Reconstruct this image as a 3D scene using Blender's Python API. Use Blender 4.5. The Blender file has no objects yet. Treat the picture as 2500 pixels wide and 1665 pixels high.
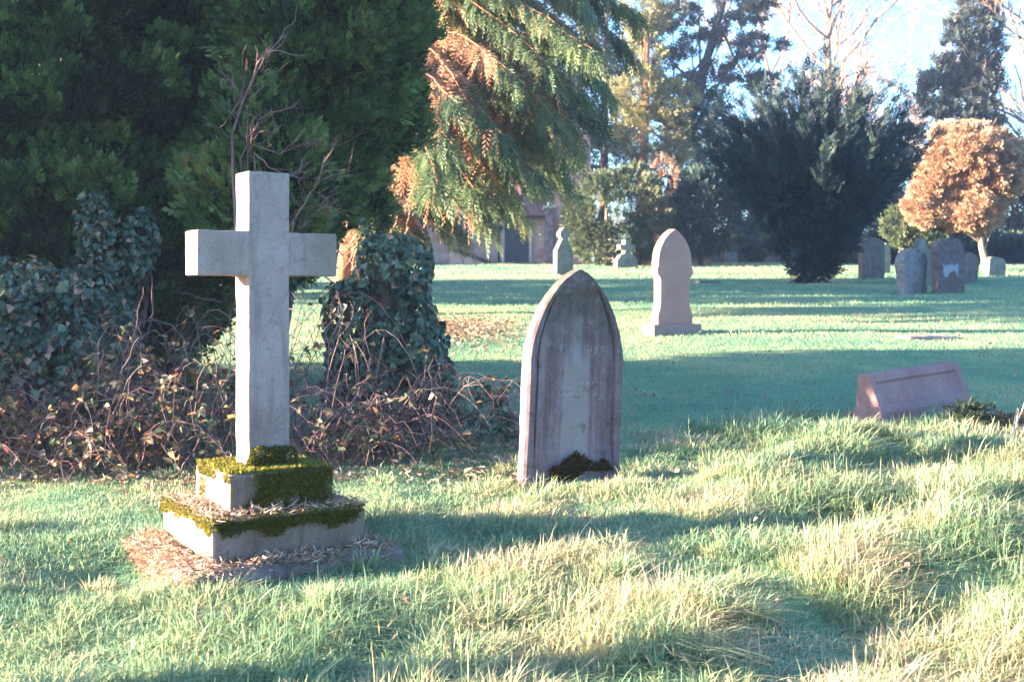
import bpy, bmesh, math, numpy as np
from mathutils import Vector, Matrix
C = bpy.context.scene.collection
F, HOR, E = 2850.0, 728.0, 1.6           # focal length and horizon in photo pixels, eye height in metres
def R(seed): return np.random.default_rng(seed)
# ------------------------------------------------------------------ numeric helpers
def _h(i, j, k):
    n = (i * 374761393 + j * 668265263 + k * 2147483647) & 0xffffffff
    n = ((n ^ (n >> 13)) * 1274126177) & 0xffffffff
    n = ((n ^ (n >> 16)) * 2246822519) & 0xffffffff
    return ((n ^ (n >> 15)) & 0xffff) / 65535.0
def noise3(P):
    P = np.asarray(P, float); I = np.floor(P).astype(np.int64); f = P - I; f = f * f * (3 - 2 * f)
    r = 0
    for a in (0, 1):
        for b in (0, 1):
            for c in (0, 1):
                w = (f[..., 0] if a else 1 - f[..., 0]) * (f[..., 1] if b else 1 - f[..., 1]) * (f[..., 2] if c else 1 - f[..., 2])
                r = r + w * _h(I[..., 0] + a, I[..., 1] + b, I[..., 2] + c)
    return r
def noise2(x, y, s, seed=0.0):
    x = np.asarray(x, float); y = np.asarray(y, float)
    return noise3(np.stack([x * s + 37.1 + seed, y * s + 11.7 - seed, np.zeros_like(x) + 5.3 + seed * 3.1], -1))
def unit(v):
    return v / (np.linalg.norm(v, axis=-1, keepdims=True) + 1e-9)
def rdir(n, r): return unit(r.normal(size=(n, 3)))
MOUNDS = [(2.9, 9.3, .12, 1.3, .7), (1.7, 8.0, .10, .9, .5), (3.3, 7.3, .14, .8, .6), (1.3, 6.6, .09, .7, .45), (2.3, 6.1, .12, .6, .4),
          (.3, 6.0, .07, .6, .4), (2.6, 5.3, .09, .5, .3), (.9, 5.2, .06, .5, .35), (-.6, 5.3, .05, .6, .3), (-1.9, 5.6, .04, .6, .4), (4.2, 8.6, .12, .9, .6), (1.0, 10.0, .03, 1., .5), (-2.15, 6.15, -.13, .40, .40), (2.0, 7.0, -.08, .5, .3), (2.35, 6.45, .09, .45, .25), (1.45, 5.75, .08, .35, .25), (2.9, 6.6, .10, .4, .3), (1.8, 5.4, -.06, .4, .25)]
def ground(x, y):
    x = np.asarray(x, float); y = np.asarray(y, float)
    b = np.where(y < 4, .039 + (y - 4) * .012, np.where(y < 60, -.207 + .0615 * y, 3.483 + .03 * (y - 60)))
    near = np.clip((11.5 - y) / 2.0, 0, 1)
    b = b + near * (.075 * (noise2(x, y, 1.1, 1) - .5) + .10 * (noise2(x, y, 2.7, 2) - .5) * np.clip(.5 + x * .4, .3, 1))
    b = b + np.clip((y - 9) / 4, 0, 1) * (.10 * (noise2(x, y, .22, 3) - .5) + .05 * (noise2(x, y, .7, 4) - .5))
    for mx, my, h, rx, ry in MOUNDS:
        b = b + h * np.exp(-((x - mx) / rx) ** 2 - ((y - my) / ry) ** 2)
    return b
def gz(x, y): return float(ground(np.array([x]), np.array([y]))[0])
def at(px, py, Y): return ((px - 1250) / F * Y, Y, E - (py - HOR) / F * Y)     # a photo pixel and a distance -> a point of the place
def atx(px, Y): return (px - 1250) / F * Y
# ------------------------------------------------------------------ mesh building
class MB:
    def __init__(s): s.v = []; s.q = []; s.t = []; s.tq = []; s.n = 0
    def add(s, V, quads=None, tris=None, tint=None):
        V = np.asarray(V, float).reshape(-1, 3)
        s.v.append(V)
        if quads is not None: s.q.append(np.asarray(quads, np.int64).reshape(-1, 4) + s.n)
        if tris is not None: s.t.append(np.asarray(tris, np.int64).reshape(-1, 3) + s.n)
        s.tq.append(np.broadcast_to(np.asarray(.5 if tint is None else tint, float), (len(V),)).copy())
        s.n += len(V)
    def mesh(s, name, smooth=False):
        V = np.concatenate(s.v); T = np.concatenate(s.tq)
        Q = np.concatenate(s.q) if s.q else np.zeros((0, 4), np.int64)
        Tr = np.concatenate(s.t) if s.t else np.zeros((0, 3), np.int64)
        me = bpy.data.meshes.new(name)
        me.vertices.add(len(V)); me.vertices.foreach_set('co', V.astype(np.float32).ravel())
        li = np.concatenate([Q.ravel(), Tr.ravel()]).astype(np.int32)
        me.loops.add(len(li)); me.loops.foreach_set('vertex_index', li)
        me.polygons.add(len(Q) + len(Tr))
        ls = np.concatenate([np.arange(len(Q)) * 4, len(Q) * 4 + np.arange(len(Tr)) * 3]).astype(np.int32)
        me.polygons.foreach_set('loop_start', ls)
        me.polygons.foreach_set('use_smooth', np.full(len(ls), smooth))
        a = me.attributes.new('tint', 'FLOAT', 'POINT'); a.data.foreach_set('value', T.astype(np.float32))
        me.update(calc_edges=True)
        return me
    def build(s, name, mat, parent=None, smooth=False, loc=None):
        if loc is not None:
            s.v = [v - np.array(loc) for v in s.v]
        o = bpy.data.objects.new(name, s.mesh(name, smooth)); C.objects.link(o)
        o.data.materials.append(mat)
        if parent is not None: o.parent = parent
        if loc is not None: o.location = loc
        return o
def thing(name, label, cat, loc=(0, 0, 0), rotz=0, group=None, tilt=0, lean=0):
    o = bpy.data.objects.new(name, None); C.objects.link(o); o.empty_display_size = .2
    o.location = loc; o.rotation_euler = (lean, tilt, rotz); o['label'] = label; o['category'] = cat
    if group: o['group'] = group
    return o
def tag(o, label, cat, group=None, kind=None):
    if label: o['label'] = label
    if cat: o['category'] = cat
    if group: o['group'] = group
    if kind: o['kind'] = kind
    return o
def bmobj(name, bm, mat, parent=None, smooth=False):
    bmesh.ops.recalc_face_normals(bm, faces=bm.faces)
    me = bpy.data.meshes.new(name); bm.to_mesh(me); bm.free()
    for p in me.polygons: p.use_smooth = smooth
    o = bpy.data.objects.new(name, me); C.objects.link(o); me.materials.append(mat)
    if parent is not None: o.parent = parent
    return o
def rough_up(bm, cuts_len, amp, freq, seed=0.0):
    """subdivide long edges and push the vertices about a little, so hand-cut stone is not dead straight"""
    for _ in range(5):
        es = [e for e in bm.edges if e.calc_length() > cuts_len]
        if not es: break
        bmesh.ops.subdivide_edges(bm, edges=es, cuts=1, use_grid_fill=True)
    bm.normal_update()
    vs = list(bm.verts); P = np.array([v.co for v in vs])
    n = noise3(P * freq + 17.3 + seed) - .5 + .5 * (noise3(P * freq * 2.9 + seed) - .5)
    for v, k in zip(vs, n): v.co += v.normal * float(k) * amp
def bm_box(bm, x0, x1, y0, y1, z0, z1):
    vs = [bm.verts.new(p) for p in ((x0, y0, z0), (x1, y0, z0), (x1, y1, z0), (x0, y1, z0), (x0, y0, z1), (x1, y0, z1), (x1, y1, z1), (x0, y1, z1))]
    for f in ((0, 3, 2, 1), (4, 5, 6, 7), (0, 1, 5, 4), (1, 2, 6, 5), (2, 3, 7, 6), (3, 0, 4, 7)): bm.faces.new([vs[i] for i in f])
def bm_prism(bm, outline, y0, y1):
    a = [bm.verts.new((x, y0, z)) for x, z in outline]; b = [bm.verts.new((x, y1, z)) for x, z in outline]
    n = len(a)
    fs = [bm.faces.new(a), bm.faces.new(b[::-1])]
    for i in range(n): bm.faces.new((a[i], b[i], b[(i + 1) % n], a[(i + 1) % n]))
    return fs
def bevel_sharp(bm, w, seg=2, ang=.5):
    bm.normal_update()
    es = [e for e in bm.edges if len(e.link_faces) == 2 and e.calc_face_angle(0) > ang]
    bmesh.ops.bevel(bm, geom=es, offset=w, segments=seg, affect='EDGES', profile=.5, clamp_overlap=True)
def tri_all(bm): bmesh.ops.triangulate(bm, faces=[f for f in bm.faces if len(f.verts) > 4])
# ------------------------------------------------------------------ foliage and stems
def diamonds(mb, P, D, L, W, r, tint, side=None, curl=0.0):
    """one four-cornered leaf per row of P, growing along D"""
    n = len(P)
    if n == 0: return
    L = np.broadcast_to(L, (n,))[:, None]; W = np.broadcast_to(W, (n,))[:, None]
    S = unit(np.cross(D, rdir(n, r) if side is None else side)); N = np.cross(S, D)
    m = P + D * L * .5 + N * L * curl
    V = np.stack([P, m + S * W * .5, P + D * L, m - S * W * .5], 1).reshape(-1, 3)
    q = np.arange(n)[:, None] * 4 + np.arange(4)[None]
    mb.add(V, quads=q, tint=np.repeat(np.broadcast_to(tint, (n,)), 4))
def leaves(mb, P, D, N, L, W, tint, fold=.25):
    """folded two-sided leaf with a pointed tip and lobed shoulders: 6 corners, two quads"""
    n = len(P)
    if n == 0: return
    L = np.broadcast_to(L, (n,))[:, None]; W = np.broadcast_to(W, (n,))[:, None]
    S = unit(np.cross(D, N)); N = unit(np.cross(S, D))
    V = np.stack([P, P + D * L * .25 + S * W * .5 + N * W * fold, P + D * L * .62 + S * W * .36 + N * W * fold * .6, P + D * L,
                  P + D * L * .62 - S * W * .36 + N * W * fold * .6, P + D * L * .25 - S * W * .5 + N * W * fold], 1).reshape(-1, 3)
    b = np.arange(n)[:, None] * 6
    q = np.concatenate([b + np.array([0, 1, 2, 3]), b + np.array([0, 3, 4, 5])])
    mb.add(V, quads=q, tint=np.repeat(np.broadcast_to(tint, (n,)), 6))
def fronds(mb, P, D, L, W, r, tint, k=7, spread=.75, droop=0.0, side=None, leaf=.62):
    """a flat feathered spray at each P: k leaflets left and right of a rib"""
    n = len(P)
    if n == 0: return
    L = np.broadcast_to(L, (n,)); tint = np.broadcast_to(tint, (n,))
    S = unit(np.cross(D, rdir(n, r) if side is None else side)); N = np.cross(S, D)
    for i in range(k):
        t = i / max(1, k - 1) * .8; sg = 0 if i == k - 1 else (1 if i % 2 else -1)
        B = P + D * (L * t)[:, None] + np.array([0, 0, -1]) * (droop * L * t * t)[:, None]
        d = unit(D * math.cos(spread) + S * sg * math.sin(spread) + N * r.normal(size=(n, 1)) * .15 + np.array([0, 0, -1]) * droop * t) if sg else unit(D + np.array([0, 0, -1]) * droop)
        diamonds(mb, B, d, L * (leaf - .48 * leaf * t), L * W, r, tint + r.normal(size=n) * .05, side=N)
def tubes(mb, paths, sides=4, tint=.5):
    for pts, r0, r1 in paths:
        pts = np.asarray(pts, float); n = len(pts)
        T = unit(np.gradient(pts, axis=0)); up = np.tile([.31, .22, .93], (n, 1)); up[np.abs((T * up).sum(1)) > .93] = [1, 0, .1]
        S = unit(np.cross(T, up)); N = np.cross(S, T)
        rad = np.linspace(r0, r1, n)[:, None]
        ring = [pts + (S * math.cos(a) + N * math.sin(a)) * rad for a in np.arange(sides) * 2 * math.pi / sides]
        V = np.stack(ring, 1).reshape(-1, 3)
        i = np.arange(n - 1)[:, None] * sides; j = np.arange(sides)[None]; j2 = (j + 1) % sides
        q = np.stack([i + j, i + j2, i + sides + j2, i + sides + j], -1).reshape(-1, 4)
        mb.add(V, quads=q, tint=tint)
def wander(p, d, L, n, r, wob=.15, pull=(0, 0, 0)):
    p = np.array(p, float); d = unit(np.array(d, float)); out = [p]
    for _ in range(n):
        d = unit(d + r.normal(size=3) * wob + np.array(pull)); p = p + d * L / n; out.append(p)
    return np.array(out), d
def branching(p, d, L, rad, depth, r, out, wob=.16, up=.05, kids=(3, 5), ratio=.62, spread=.8, minr=.003):
    pts, dd = wander(p, d, L, 6, r, wob, (0, 0, up)); out.append((pts, rad, max(minr, rad * .45)))
    if depth == 0: return
    for k in range(r.integers(*kids)):
        t = r.uniform(.3, 1.0); q = pts[int(t * 6)]
        nd = unit(unit(pts[min(6, int(t * 6) + 1)] - pts[max(0, int(t * 6) - 1)]) + rdir(1, r)[0] * spread)
        branching(q, nd, L * ratio * r.uniform(.7, 1.15), max(minr, rad * .5), depth - 1, r, out, wob, up, kids, ratio, spread, minr)
def on_lobes(lobes, n, r, thick=.25, bump=.12, bfreq=1.5, cull=.8, up=-1.0):
    """points spread over the skin of a union of ellipsoids (cx,cy,cz,rx,ry,rz), with their outward directions"""
    A = np.array(lobes, float); w = (A[:, 3] * A[:, 5] + A[:, 4] * A[:, 5] + A[:, 3] * A[:, 4]); i = r.choice(len(A), n, p=w / w.sum())
    d = rdir(n, r); d[:, 2] = np.where(d[:, 2] < up, -d[:, 2], d[:, 2])
    c = A[i, :3]; rr = A[i, 3:]
    f = 1 - thick * r.random(n) ** 1.7
    P = c + d * rr
    f = f + bump * 2 * (noise3(P * bfreq + 9) - .5)
    P = c + d * rr * f[:, None]; N = unit(d / rr)
    keep = np.ones(n, bool)
    for k in range(len(A)):
        ins = (((P - A[k, :3]) / A[k, 3:]) ** 2).sum(1) < cull ** 2
        keep &= ~(ins & (i != k))
    return P[keep], N[keep]
# ------------------------------------------------------------------ materials
def newmat(name):
    m = bpy.data.materials.new(name); m.use_nodes = True; nt = m.node_tree; nt.nodes.clear()
    o = nt.nodes.new('ShaderNodeOutputMaterial'); return m, nt, o
def nd(nt, t, **k):
    n = nt.nodes.new(t)
    for a, v in k.items():
        if a in n.inputs.keys(): n.inputs[a].default_value = v
        else: setattr(n, a, v)
    return n
def ramp(nt, fac, stops):
    n = nt.nodes.new('ShaderNodeValToRGB'); e = n.color_ramp.elements
    while len(e) < len(stops): e.new(.5)
    for k, (p, c) in enumerate(stops): e[k].position = p; e[k].color = (*c, 1)
    nt.links.new(fac, n.inputs[0]); return n.outputs[0]
def mixc(nt, fac, a, b, mode='MIX'):
    n = nt.nodes.new('ShaderNodeMix'); n.data_type = 'RGBA'; n.blend_type = mode
    for s, v in ((n.inputs['Factor'], fac), (n.inputs[6], a), (n.inputs[7], b)):
        if hasattr(v, 'is_linked') or isinstance(v, bpy.types.NodeSocket): nt.links.new(v, s)
        else: s.default_value = v if isinstance(v, (int, float)) else (*v, 1)
    return n.outputs[2]
def math_(nt, op, a, b=None, c=None, clamp=False):
    n = nt.nodes.new('ShaderNodeMath'); n.operation = op; n.use_clamp = clamp
    for i, v in enumerate((a, b, c)):
        if v is None: continue
        if isinstance(v, bpy.types.NodeSocket): nt.links.new(v, n.inputs[i])
        else: n.inputs[i].default_value = v
    return n.outputs[0]
def mapr(nt, v, a, b, c=0, d=1, smooth=True):
    n = nt.nodes.new('ShaderNodeMapRange'); n.interpolation_type = 'SMOOTHSTEP' if smooth else 'LINEAR'
    nt.links.new(v, n.inputs[0])
    for i, x in enumerate((a, b, c, d)): n.inputs[i + 1].default_value = x
    return n.outputs[0]
def noise_n(nt, vec, scale, detail=4, rough=.6, scl=None):
    if scl is not None:
        mp = nt.nodes.new('ShaderNodeMapping'); mp.inputs['Scale'].default_value = scl; nt.links.new(vec, mp.inputs[0]); vec = mp.outputs[0]
    n = nd(nt, 'ShaderNodeTexNoise', Scale=scale, Detail=detail, Roughness=rough); nt.links.new(vec, n.inputs['Vector']); return n.outputs[0]
def obj_co(nt): return nt.nodes.new('ShaderNodeTexCoord').outputs['Object']
def finish(nt, out, col, rough=.9, bump=None, bs=.3, bd=.01, spec=.2):
    p = nd(nt, 'ShaderNodeBsdfPrincipled'); p.inputs['Roughness'].default_value = rough; p.inputs['Specular IOR Level'].default_value = spec
    if isinstance(col, bpy.types.NodeSocket): nt.links.new(col, p.inputs['Base Color'])
    else: p.inputs['Base Color'].default_value = (*col, 1)
    if bump is not None:
        b = nd(nt, 'ShaderNodeBump', Strength=bs, Distance=bd); nt.links.new(bump, b.inputs['Height']); nt.links.new(b.outputs[0], p.inputs['Normal'])
    nt.links.new(p.outputs[0], out.inputs[0]); return p
def leafmat(name, stops, trans=.3, rough=.55, spec=.25):
    """colour per leaf from its own random tint"""
    m, nt, out = newmat(name)
    a = nd(nt, 'ShaderNodeAttribute', attribute_name='tint'); col = ramp(nt, a.outputs['Fac'], stops)
    p = nd(nt, 'ShaderNodeBsdfPrincipled'); p.inputs['Roughness'].default_value = rough; p.inputs['Specular IOR Level'].default_value = spec
    nt.links.new(col, p.inputs['Base Color'])
    t = nd(nt, 'ShaderNodeBsdfTranslucent'); nt.links.new(col, t.inputs[0])
    x = nd(nt, 'ShaderNodeMixShader'); x.inputs[0].default_value = trans
    nt.links.new(p.outputs[0], x.inputs[1]); nt.links.new(t.outputs[0], x.inputs[2]); nt.links.new(x.outputs[0], out.inputs[0]); return m
def stonemat(name, dark, mid, light, lichen=None, scale=3.0, grain=90, streak=.0, lich_amt=.55, bd=.006):
    m, nt, out = newmat(name); co = obj_co(nt)
    big = noise_n(nt, co, scale, 5); fine = noise_n(nt, co, grain, 3, .7); sp = noise_n(nt, co, grain * .35, 2, .5)
    v = math_(nt, 'ADD', math_(nt, 'MULTIPLY', big, .6), math_(nt, 'MULTIPLY', fine, .4))
    col = ramp(nt, v, [(.32, dark), (.5, mid), (.68, light)])
    if streak:
        s = noise_n(nt, co, 6, 4, .6, (3, 3, .35)); col = mixc(nt, mapr(nt, s, .5, .68, 0, streak), col, dark)
    if lichen:
        l = noise_n(nt, co, 5, 5, .7); col = mixc(nt, mapr(nt, l, lich_amt, lich_amt + .12, 0, .75), col, lichen)
        col = mixc(nt, mapr(nt, sp, .70, .78, 0, .4), col, (.42, .41, .39))
        col = mixc(nt, mapr(nt, sp, .33, .27, 0, .6), col, dark)
    if lichen:
        w_ = noise_n(nt, co, 1.3, 3, .5, (1, 1, .5)); col = mixc(nt, mapr(nt, w_, .47, .58, 0, .55), col, mixc(nt, fine, dark, lichen))
        bl = noise_n(nt, co, 16, 5, .75); col = mixc(nt, mapr(nt, bl, .56, .66, 0, .5), col, dark)
    h = math_(nt, 'ADD', math_(nt, 'MULTIPLY', fine, .5), big)
    finish(nt, out, col, .92, h, .55, bd, .12); return m
M = {}
M['cross'] = stonemat('cross_stone', (.15, .105, .105), (.285, .222, .222), (.37, .305, .305), (.25, .21, .15), 2.2, 120, .45, .58)
M['plinth'] = stonemat('plinth_stone', (.075, .05, .045), (.20, .145, .138), (.29, .225, .215), (.17, .15, .09), 3.5, 80, .7, .53)
M['pink'] = stonemat('pink_sandstone', (.31, .155, .135), (.37, .20, .175), (.42, .245, .21), None, 2.0, 110)
M['pink_base'] = stonemat('grey_pink_stone', (.20, .13, .12), (.28, .19, .175), (.33, .24, .22), None, 3.0, 90)
M['fallen'] = stonemat('mauve_stone', (.20, .10, .095), (.29, .17, .165), (.34, .235, .225), (.23, .215, .22), 3.0, 60, .3, .60)
M['grey'] = stonemat('grey_limestone', (.10, .09, .08), (.21, .20, .17), (.29, .28, .23), (.18, .18, .13), 4, 50, .5, .56)
M['blotchy'] = stonemat('blotchy_limestone', (.11, .10, .10), (.24, .22, .23), (.36, .35, .37), (.14, .12, .115), 5, 30, .2, .52)
M['brown'] = stonemat('brown_stone', (.08, .06, .055), (.15, .12, .11), (.21, .17, .15), (.18, .165, .13), 4, 40, .6, .58)
M['flat'] = stonemat('flat_pink_stone', (.24, .17, .15), (.31, .24, .215), (.36, .29, .26), None, 5, 60)
M['rubble'] = stonemat('rubble_stone', (.10, .085, .085), (.19, .175, .17), (.27, .25, .23), (.14, .14, .11), 2, 20, .3, .55)
def gothic_mat():
    """dark streaked headstone face with a paler washed column down the middle and worn rows of lettering"""
    m, nt, out = newmat('streaked_headstone'); co = obj_co(nt)
    x = nt.nodes.new('ShaderNodeSeparateXYZ'); nt.links.new(co, x.inputs[0]); X, Y, Z = x.outputs
    big = noise_n(nt, co, 2.5, 5); fine = noise_n(nt, co, 110, 3, .7)
    st = noise_n(nt, co, 9, 5, .65, (2.2, 1, .16)); st2 = noise_n(nt, co, 26, 4, .6, (1.6, 1, .08))
    v = math_(nt, 'ADD', math_(nt, 'MULTIPLY', st, .62), math_(nt, 'MULTIPLY', fine, .38))
    col = ramp(nt, v, [(.30, (.06, .036, .038)), (.5, (.155, .11, .12)), (.68, (.24, .19, .21))])
    wob = math_(nt, 'MULTIPLY', math_(nt, 'SUBTRACT', st2, .5), .05)
    xx = math_(nt, 'ADD', X, wob)
    zz = math_(nt, 'ADD', Z, math_(nt, 'MULTIPLY', math_(nt, 'SUBTRACT', st, .5), .5))
    colm = math_(nt, 'MULTIPLY', math_(nt, 'MULTIPLY', mapr(nt, xx, -.115, -.09), mapr(nt, xx, .125, .105)), mapr(nt, zz, .98, .80))
    col = mixc(nt, math_(nt, 'MULTIPLY', colm, .75), col, mixc(nt, fine, (.20, .175, .175), (.29, .265, .255)))
    up = math_(nt, 'MULTIPLY', math_(nt, 'MULTIPLY', mapr(nt, xx, -.04, -.02), mapr(nt, xx, .05, .03)), mapr(nt, Z, 1.28, 1.15))
    col = mixc(nt, math_(nt, 'MULTIPLY', math_(nt, 'MULTIPLY', up, mapr(nt, Z, .75, .9)), .55), col, (.27, .245, .255))
    # worn rows of lettering: short upright dashes in two or three rows, hardly readable
    dash = noise_n(nt, co, 70, 1, .5, (1, 1, .12))
    rows = None
    for z0 in (.955, .93, .70, .66, .62):
        b = math_(nt, 'MULTIPLY', mapr(nt, Z, z0 - .014, z0 - .009), mapr(nt, Z, z0 + .014, z0 + .009))
        rows = b if rows is None else math_(nt, 'MAXIMUM', rows, b)
    rows = math_(nt, 'MULTIPLY', math_(nt, 'MULTIPLY', rows, mapr(nt, dash, .50, .60)), math_(nt, 'MULTIPLY', mapr(nt, X, -.2, -.12), mapr(nt, X, .27, .22)))
    col = mixc(nt, math_(nt, 'MULTIPLY', rows, .45), col, (.30, .275, .285))
    dk = mapr(nt, math_(nt, 'ADD', Z, math_(nt, 'MULTIPLY', big, .5)), 1.1, 1.6, 0, .9)       # sooty weathered head
    col = mixc(nt, dk, col, mixc(nt, st, (.035, .027, .025), (.13, .11, .095)))
    pt = noise_n(nt, co, 11, 6, .75); col = mixc(nt, mapr(nt, pt, .52, .66, 0, .5), col, (.21, .19, .20)); col = mixc(nt, mapr(nt, pt, .46, .36, 0, .55), col, (.055, .04, .04))
    l = noise_n(nt, co, 38, 2, .5); col = mixc(nt, mapr(nt, l, .70, .75, 0, .6), col, (.32, .31, .31))
    finish(nt, out, col, .93, math_(nt, 'ADD', math_(nt, 'MULTIPLY', fine, .5), st), .6, .006, .1); return m
M['gothic'] = gothic_mat()
def patch_mat():
    """dark stone with a pale blue-grey flaked band and a rounded brown patch below it"""
    m, nt, out = newmat('flaked_headstone'); co = obj_co(nt)
    x = nt.nodes.new('ShaderNodeSeparateXYZ'); nt.links.new(co, x.inputs[0]); X, Y, Z = x.outputs
    n = noise_n(nt, co, 8, 4); f = noise_n(nt, co, 50, 3)
    col = ramp(nt, math_(nt, 'ADD', math_(nt, 'MULTIPLY', n, .6), math_(nt, 'MULTIPLY', f, .4)), [(.35, (.07, .055, .06)), (.52, (.13, .105, .11)), (.68, (.18, .155, .155))])
    w = math_(nt, 'MULTIPLY', math_(nt, 'SUBTRACT', n, .5), .3)
    zz = math_(nt, 'ADD', Z, w); xx = math_(nt, 'ADD', X, w)
    band = math_(nt, 'MULTIPLY', math_(nt, 'MULTIPLY', mapr(nt, zz, .42, .47), mapr(nt, zz, .80, .74)), math_(nt, 'MULTIPLY', mapr(nt, xx, -.36, -.30), mapr(nt, xx, .34, .28)))
    d = math_(nt, 'ADD', math_(nt, 'POWER', math_(nt, 'SUBTRACT', xx, .06), 2), math_(nt, 'MULTIPLY', math_(nt, 'POWER', math_(nt, 'SUBTRACT', zz, .30), 2), .8))
    hole = mapr(nt, d, .055, .075)
    col = mixc(nt, math_(nt, 'MULTIPLY', math_(nt, 'MULTIPLY', band, hole), .85), col, (.30, .32, .37))
    col = mixc(nt, math_(nt, 'MULTIPLY', math_(nt, 'SUBTRACT', 1, hole), .6), col, (.13, .08, .065))
    finish(nt, out, col, .9, n, .5, .01, .1); return m
M['flaked'] = patch_mat()
def barkmat(name, a, b, sc=14):
    m, nt, out = newmat(name); co = obj_co(nt)
    n = noise_n(nt, co, sc, 5, .65, (1, 1, .18)); finish(nt, out, ramp(nt, n, [(.35, a), (.65, b)]), .95, n, .8, .03, .1); return m
M['bark'] = barkmat('brown_bark', (.05, .035, .03), (.14, .10, .08))
M['redbark'] = barkmat('red_bark', (.16, .06, .04), (.40, .17, .10))
M['palebark'] = barkmat('pale_bark', (.20, .13, .10), (.34, .24, .19))
M['darkbark'] = barkmat('dark_bark', (.03, .03, .035), (.08, .075, .08))
def twig(name, stops): return leafmat(name, stops, 0, .8, .1)
M['stem'] = twig('bramble_stem', [(0, (.06, .03, .035)), (.5, (.15, .085, .09)), (1, (.30, .20, .19))])
M['deadtwig'] = twig('dead_twig', [(0, (.16, .07, .05)), (.5, (.36, .20, .14)), (1, (.50, .33, .25))])
M['drystalk'] = twig('dry_stalk', [(0, (.40, .30, .24)), (1, (.58, .46, .38))])
M['yew'] = leafmat('yew_leaf', [(0, (.005, .010, .007)), (.3, (.016, .040, .015)), (.58, (.070, .130, .036)), (.97, (.19, .26, .075)), (1, (.25, .10, .05))], .18)
M['cypress'] = leafmat('cypress_leaf', [(0, (.04, .075, .05)), (.4, (.10, .155, .08)), (.72, (.23, .25, .10)), (.8, (.44, .21, .13)), (1, (.55, .29, .19))], .38)
M['ivy'] = leafmat('ivy_leaf', [(0, (.012, .030, .022)), (.5, (.035, .075, .045)), (.85, (.075, .125, .075)), (.93, (.16, .19, .10)), (1, (.30, .16, .11))], .12, .36, .5)
M['bramble'] = leafmat('bramble_leaf', [(0, (.025, .045, .025)), (.3, (.06, .085, .04)), (.5, (.15, .125, .10)), (.62, (.30, .22, .20)), (.75, (.38, .26, .08)), (.88, (.30, .12, .06)), (1, (.15, .045, .04))], .35)
M['litter'] = leafmat('dead_leaf', [(0, (.16, .08, .06)), (.35, (.34, .21, .15)), (.7, (.46, .34, .25)), (1, (.56, .47, .36))], .2, .8, .1)
M['vase'] = leafmat('upright_yew_leaf', [(0, (.010, .020, .028)), (.5, (.024, .046, .050)), (.85, (.05, .085, .06)), (1, (.12, .15, .09))], .2)
M['golden'] = leafmat('golden_leaf', [(0, (.26, .15, .09)), (.5, (.43, .275, .175)), (1, (.55, .39, .28))], .2)
M['olive'] = leafmat('olive_leaf', [(0, (.07, .075, .035)), (.5, (.21, .20, .09)), (1, (.36, .32, .17))], .25)
M['shrub'] = leafmat('clipped_leaf', [(0, (.03, .05, .025)), (.5, (.075, .105, .05)), (.85, (.13, .15, .08)), (1, (.20, .17, .12))], .2)
M['russet'] = leafmat('russet_leaf', [(0, (.14, .08, .06)), (.5, (.26, .16, .11)), (1, (.36, .25, .17))], .2)
M['bluepine'] = leafmat('blue_pine_leaf', [(0, (.018, .028, .032)), (.6, (.045, .062, .06)), (1, (.09, .10, .085))], .15)
M['moss'] = leafmat('moss', [(0, (.05, .055, .010)), (.5, (.135, .135, .022)), (.85, (.26, .24, .045)), (1, (.30, .20, .08))], .3, .9, .05)
M['darkmoss'] = leafmat('dark_moss', [(0, (.030, .022, .008)), (.5, (.075, .050, .018)), (1, (.12, .09, .03))], .2, .9, .05)
M['blade'] = leafmat('grass_blade', [(0, (.12, .22, .14)), (.3, (.22, .33, .18)), (.55, (.36, .42, .22)), (.74, (.50, .45, .27)), (.9, (.55, .46, .32)), (1, (.46, .29, .20))], .45, .5, .22)
M['lawnblade'] = leafmat('lawn_blade', [(0, (.14, .27, .19)), (.45, (.25, .37, .22)), (.8, (.38, .43, .24)), (1, (.48, .43, .26))], .45, .5, .25)
def groundmat():
    m, nt, out = newmat('turf'); co = obj_co(nt)
    n = noise_n(nt, co, .8, 6, .7); f = noise_n(nt, co, 22, 4, .7)
    col = ramp(nt, n, [(.35, (.10, .22, .13)), (.55, (.16, .28, .15)), (.7, (.24, .30, .16))])
    col = mixc(nt, mapr(nt, f, .45, .62, 0, .5), col, (.16, .15, .09))
    finish(nt, out, col, .95, f, .7, .03, .05); return m
M['ground'] = groundmat()
def brickmat():
    m, nt, out = newmat('red_sandstone_courses'); co = obj_co(nt)
    mp = nt.nodes.new('ShaderNodeMapping'); mp.inputs['Rotation'].default_value = (math.radians(90), 0, 0); nt.links.new(co, mp.inputs[0])
    b = nd(nt, 'ShaderNodeTexBrick', Scale=1.0); b.inputs['Brick Width'].default_value = .62; b.inputs['Row Height'].default_value = .27; b.inputs['Mortar Size'].default_value = .012
    b.inputs['Color1'].default_value = (.40, .17, .14, 1); b.inputs['Color2'].default_value = (.43, .30, .27, 1); b.inputs['Mortar'].default_value = (.36, .29, .26, 1)
    nt.links.new(mp.outputs[0], b.inputs[0]); n = noise_n(nt, co, 1.6, 5); n2 = noise_n(nt, co, 30, 3)
    col = mixc(nt, mapr(nt, n, .45, .65, 0, .65), b.outputs[0], (.47, .36, .33)); col = mixc(nt, mapr(nt, n2, .5, .7, 0, .35), col, (.25, .12, .10))
    finish(nt, out, col, .92, math_(nt, 'SUBTRACT', n2, b.outputs[1]), .5, .02, .1); return m
M['sandstone'] = brickmat()
M['pinkwall'] = stonemat('pink_render', (.38, .19, .18), (.47, .25, .235), (.54, .31, .29), None, 1.2, 12)
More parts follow.
